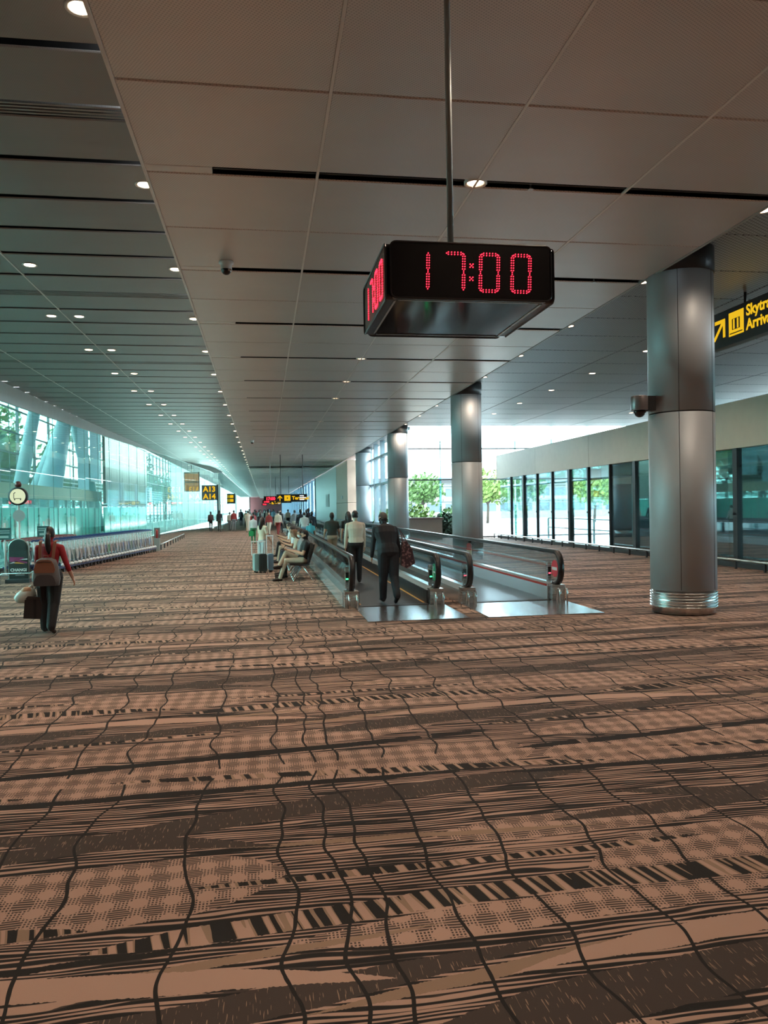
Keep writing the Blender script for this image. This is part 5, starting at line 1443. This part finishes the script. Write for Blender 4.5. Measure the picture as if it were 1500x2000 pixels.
# standing woman in cream t-shirt by the suitcases
J = stand_pose(1.55, 0.03, 0, ((0.05, 0.1), (-0.08, 0.15)), ((0.05, 0.1, 0.1), (0.15, 0.12, 0.5)), (0.1, -0.3), 0.08)
person('woman with long dark hair in a cream t-shirt and pale jeans by the suitcases', (-0.06, 24.0, 0), -0.9, J, dress(cl('cream_tee', (0.62, 0.55, 0.42)), cl('pale_denim', (0.38, 0.42, 0.44)), M_WHITEP), 'long', None, 0.009, True, sleeve='short')

# --- people farther down the concourse
rp = random.Random(11)
def walker(x, y, H, tp, bt, lab, rz=0.0, hair='short', vox=0.022, sleeve='long', girth=1.1, skirt=None, bare=False):
    a = rp.uniform(0.05, 0.28) * rp.choice((-1, 1))
    J = stand_pose(H, rp.uniform(0, 0.08), 0, ((a, 0.1 + max(0, -a)), (-a, 0.1 + max(0, a))), ((-a * 0.8, 0.14, 0.2), (a * 0.8, 0.14, 0.3)), (rp.uniform(-0.05, 0.2), rp.uniform(-0.4, 0.4)), 0.08)
    return person(lab, (x, y, 0), rz, J, dress(tp, bt), hair, HAIRB, vox, False, 'people far down the concourse', sleeve=sleeve, girth=girth, skirt=skirt, bare_legs=bare, face=False)
DKRED, BEIGE = cl('dark_red', (0.28, 0.03, 0.03)), cl('beige', (0.50, 0.44, 0.36))
walker(-4.35, 66.0, 1.62, cl('maroon_brown', (0.06, 0.03, 0.03)), BLACKC, 'person in dark maroon standing left of the gate sign post')
walker(-3.60, 65.0, 1.72, BLACKC, cl('dark_olive', (0.05, 0.05, 0.04)), 'person in a black coat just right of the gate sign post', skirt=0.0)
walker(-2.45, 65.5, 1.70, DKRED, GREYC, 'person in a red jacket far down the aisle', girth=1.3)
walker(-2.85, 67.0, 1.55, BEIGE, GREYC, 'person in a beige top left of the red jacket')
walker(-2.4, 84.0, 1.75, NAVY, NAVY, 'person in navy far down the aisle right of the red jacket')
walker(-1.7, 76.0, 1.66, TANC, BLACKC, 'person in tan top and black trousers beside the beige dress')
walker(-1.22, 61.0, 1.66, BEIGE, BEIGE, 'woman in a long beige dress far down the aisle', skirt=-0.25, bare=True)
walker(-0.75, 57.0, 1.55, DKRED, WHITEC, 'person in red and white near the far seats')
walker(-0.55, 41.0, 1.45, WHITEC, cl('mid_green', (0.05, 0.25, 0.12)), 'person in a white top above the green bag', girth=1.15)
cols = [(WHITEC, 'white'), (NAVY, 'navy'), (BLACKC, 'black'), (BEIGE, 'beige'), (DKRED, 'red'), (GREYC, 'grey'), (BLUEC, 'pale blue'), (CREAM, 'cream')]
spots = ['left in the near crowd', 'left of centre in the near crowd', 'centre of the near crowd', 'right in the near crowd', 'far left of the middle crowd', 'left in the middle crowd', 'centre of the middle crowd', 'right in the middle crowd', 'far right of the middle crowd', 'left of the far crowd', 'centre of the far crowd', 'right of the far crowd']
cx_ = [(-0.2, 50), (0.35, 54), (0.9, 50), (1.2, 58), (-1.0, 88), (-0.3, 80), (0.4, 76), (1.0, 84), (0.2, 92), (-1.2, 120), (0.2, 115), (1.0, 125)]
for i, ((x, y), w) in enumerate(zip(cx_, spots)):
    c, nm = cols[(i * 3 + 1) % 8]; c2 = cols[(i * 5 + 2) % 8][0]
    walker(x, y, 1.58 + 0.14 * rp.random(), c, c2, 'small figure in a %s top, %s' % (nm, w), rp.uniform(-0.6, 0.6) + (PI if i % 2 else 0), 'long' if i % 3 == 0 else 'short', 0.03)
for i, (x, y) in enumerate([(-1.9, 104), (0.6, 100), (-0.6, 98), (1.4, 112), (0.9, 140), (-0.8, 150), (0.1, 160), (1.2, 170), (2.2, 72), (2.6, 66), (2.1, 54), (2.7, 50)]):
    c, nm = cols[(i * 5 + 3) % 8]; c2 = cols[(i * 3 + 1) % 8][0]
    wh = ['left edge of the far crowd', 'behind the middle crowd', 'just left behind the middle crowd', 'right edge of the far crowd', 'distant right', 'distant left', 'most distant centre', 'most distant right', 'walkway, seventh ahead', 'walkway, sixth ahead', 'walkway, fifth ahead', 'walkway, fourth ahead'][i]
    walker(x, y, 1.6 + 0.14 * rp.random(), c, c2, 'tiny figure in a %s top, %s' % (nm, wh), 0.0, 'short', 0.03)
# ================================================================== outside the windows
LEAF = [mat('leaf_green', (0.06, 0.125, 0.03), 0.7, 0, 0.4, 1.2), mat('leaf_bright', (0.12, 0.19, 0.04), 0.7, 0, 0.4, 1.2), mat('leaf_dark', (0.012, 0.035, 0.014), 0.7, 0, 0.4, 1.2)]
BARK = mat('bark', (0.05, 0.04, 0.03), 0.9)
rt_ = random.Random(5)
def crown(b, c, r, n, size):
    for _ in range(n):
        d = V(rt_.gauss(0, 1), rt_.gauss(0, 1), rt_.gauss(0, 1)).normalized() * (rt_.random() ** 0.33)
        p = V(c[0] + d.x * r[0], c[1] + d.y * r[1], c[2] + d.z * r[2])
        a = V(rt_.gauss(0, 1), rt_.gauss(0, 1), rt_.gauss(0, 1)).normalized(); e = a.orthogonal().normalized(); g_ = a.cross(e)
        s_ = size * rt_.uniform(0.6, 1.3)
        b._add([p - e * s_, p + g_ * s_ * 0.5, p + e * s_, p - g_ * s_ * 0.5], [(0, 1, 2, 3)])
def tree(x, y, h, r, lab, k, n=700, size=0.4, z=-0.4):
    t = thing('tree', lab, 'tree', (x, y, z), 0, 'trees outside the terminal')
    MB().tube([(0, 0, 0), (0.1, 0, h * 0.3), (0.0, 0.1, h * 0.65)], 0.15, 8, [0.18, 0.14, 0.07]).build('trunk', BARK, t, True)
    for q in range(3):
        a = q * 2.1
        MB().tube([(0.05, 0, h * 0.35), (math.cos(a) * r * 0.4, math.sin(a) * r * 0.4, h * 0.6)], 0.06, 6, [0.08, 0.04]).build('branch', BARK, t, True)
    b = MB()
    crown(b, (0, 0, h * 0.72), (r, r, h * 0.32), n, size)
    for q in range(4):
        a = q * 1.57 + 0.4
        crown(b, (math.cos(a) * r * 0.6, math.sin(a) * r * 0.6, h * (0.55 + 0.1 * (q % 2))), (r * 0.6, r * 0.6, h * 0.2), n // 4, size)
    b.build('foliage', LEAF[k], t)
for i in range(16):
    y = 34 + i * 9.5
    tree(-21.5 - 2.2 * (i % 3), y, 8.5 + 1.4 * ((i * 7) % 4), 3.2, 'leafy tree outside the gate lounge, %s from the near end of the row' % ORD[i], (i * 2) % 3, 500, 0.42)
def bush(x, y, r, h, lab, k, grp, z=-0.4):
    t = thing('bush', lab, 'bush', (x, y, z), 0, grp)
    b = MB(); crown(b, (0, 0, h * 0.5), (r, r * 0.8, h * 0.55), 900, 0.16); b.build('foliage', LEAF[k], t)
    b = MB()
    for q in range(5): b.tube([(0.05 * q - 0.1, 0, 0), (0.12 * q - 0.24, 0.05 * (q % 2), h * 0.6)], 0.02, 5)
    b.build('stems', BARK, t, True)
for i, (x, y, r, h, k, lab) in enumerate([(9.3, 47.5, 1.4, 2.3, 1, 'bright green bush just outside the facade behind the planter'), (12.4, 48.6, 1.5, 2.2, 0, 'mid green bush right of the bright one outside the facade'), (10.6, 45.2, 0.9, 1.75, 2, 'dark green bush close to the glass beside the planter'), (8.6, 52.5, 1.3, 2.0, 0, 'green bush outside the side glazing'), (8.7, 57.5, 1.3, 1.9, 1, 'yellow-green bush farther along the side glazing')]):
    bush(x, y, r, h, lab, k, 'bushes outside the facade')
for i, (x, y, h) in enumerate([(27, 92, 6.5), (33, 96, 7), (39, 88, 6), (21, 102, 6.5), (46, 94, 7), (44, 36, 5.0), (44, 18, 5.0)]):
    tree(x, y, h, 2.8, ['leafy tree before the white building, leftmost but one', 'leafy tree before the white building, centre', 'bright tree before the white building, right of centre', 'leafy tree before the white building, leftmost', 'leafy tree before the white building, rightmost', 'tree beyond the train platform, farthest from the camera', 'tree beyond the train platform, second farthest', 'tree beyond the train platform, third farthest', 'tree beyond the train platform, nearest the camera'][i], (1, 0, 1, 0, 1, 1, 0, 1, 0)[i], 500, 0.36)
t = thing('terminal_building', 'long pale low building with window bands across the apron', 'building', (40, 125, -0.4))
M_BW, M_BG = mat('building_pale', (0.24, 0.245, 0.24), 0.7), mat('building_window', (0.07, 0.10, 0.12), 0.3)
MB().box(-30, 45, 0, 14, 0, 6.2).build('wall', M_BW, t)
MB().box(-31, 46, -1, 15, 6.2, 6.8).build('roof', mat('building_roof', (0.07, 0.075, 0.08), 0.7), t)
for j in range(2):
    for i in range(24):
        w = MB().box(-29 + i * 3.1, -26.6 + i * 3.1, -0.06, 0.05, 1.2 + j * 2.5, 2.5 + j * 2.5).build('window', M_BG, t)
for j in range(2): MB().box(-30.3, 45.3, -0.5, 0, 2.9 + j * 2.5, 3.15 + j * 2.5).build('ledge', mat('building_ledge', (0.14, 0.14, 0.14), 0.7), t)
# guard rails and benches inside the platform room
t = thing('guard_rail', 'steel guard rail inside the train platform room', 'rail', (15.5, 24, 0))
for z in (0.55, 1.05): MB().box(15.47, 15.53, 8, 41, z, z + 0.05).build('bar', M_STEEL, t, False, True)
for i in range(12): MB().box(15.46, 15.54, 8 + i * 3, 8.08 + i * 3, 0, 1.05).build('post', M_STEEL, t, False, True)
for i, y in enumerate((21.5, 27.5)):
    t = thing('door_portal', ['dark door portal of the platform room behind the nearest column', 'dark door portal of the platform room left of the nearest column'][i], 'door frame', (13.6, y, 0), 0, 'platform door portals')
    MB().box(13.3, 14.4, y - 1.0, y - 0.75, 0, 3.28).build('jamb', M_DARK, t, False, True)
    MB().box(13.3, 14.4, y + 0.75, y + 1.0, 0, 3.28).build('jamb', M_DARK, t, False, True)
    MB().box(13.3, 14.4, y - 0.75, y + 0.75, 2.55, 3.28).build('header', mat('portal_tan', (0.30, 0.24, 0.20), 0.5), t, False, True)
J = stand_pose(1.68, 0.03, 0, ((0.2, 0.1), (-0.15, 0.25)), ((-0.2, 0.14, 0.2), (0.2, 0.14, 0.3)), (0.05, 0), 0.08)
person('dark figure walking inside the train platform room', (16.6, 27.2, 0), PI / 2, J, dress(NAVY, BLACKC), 'short', None, 0.02, sleeve='long', face=False)
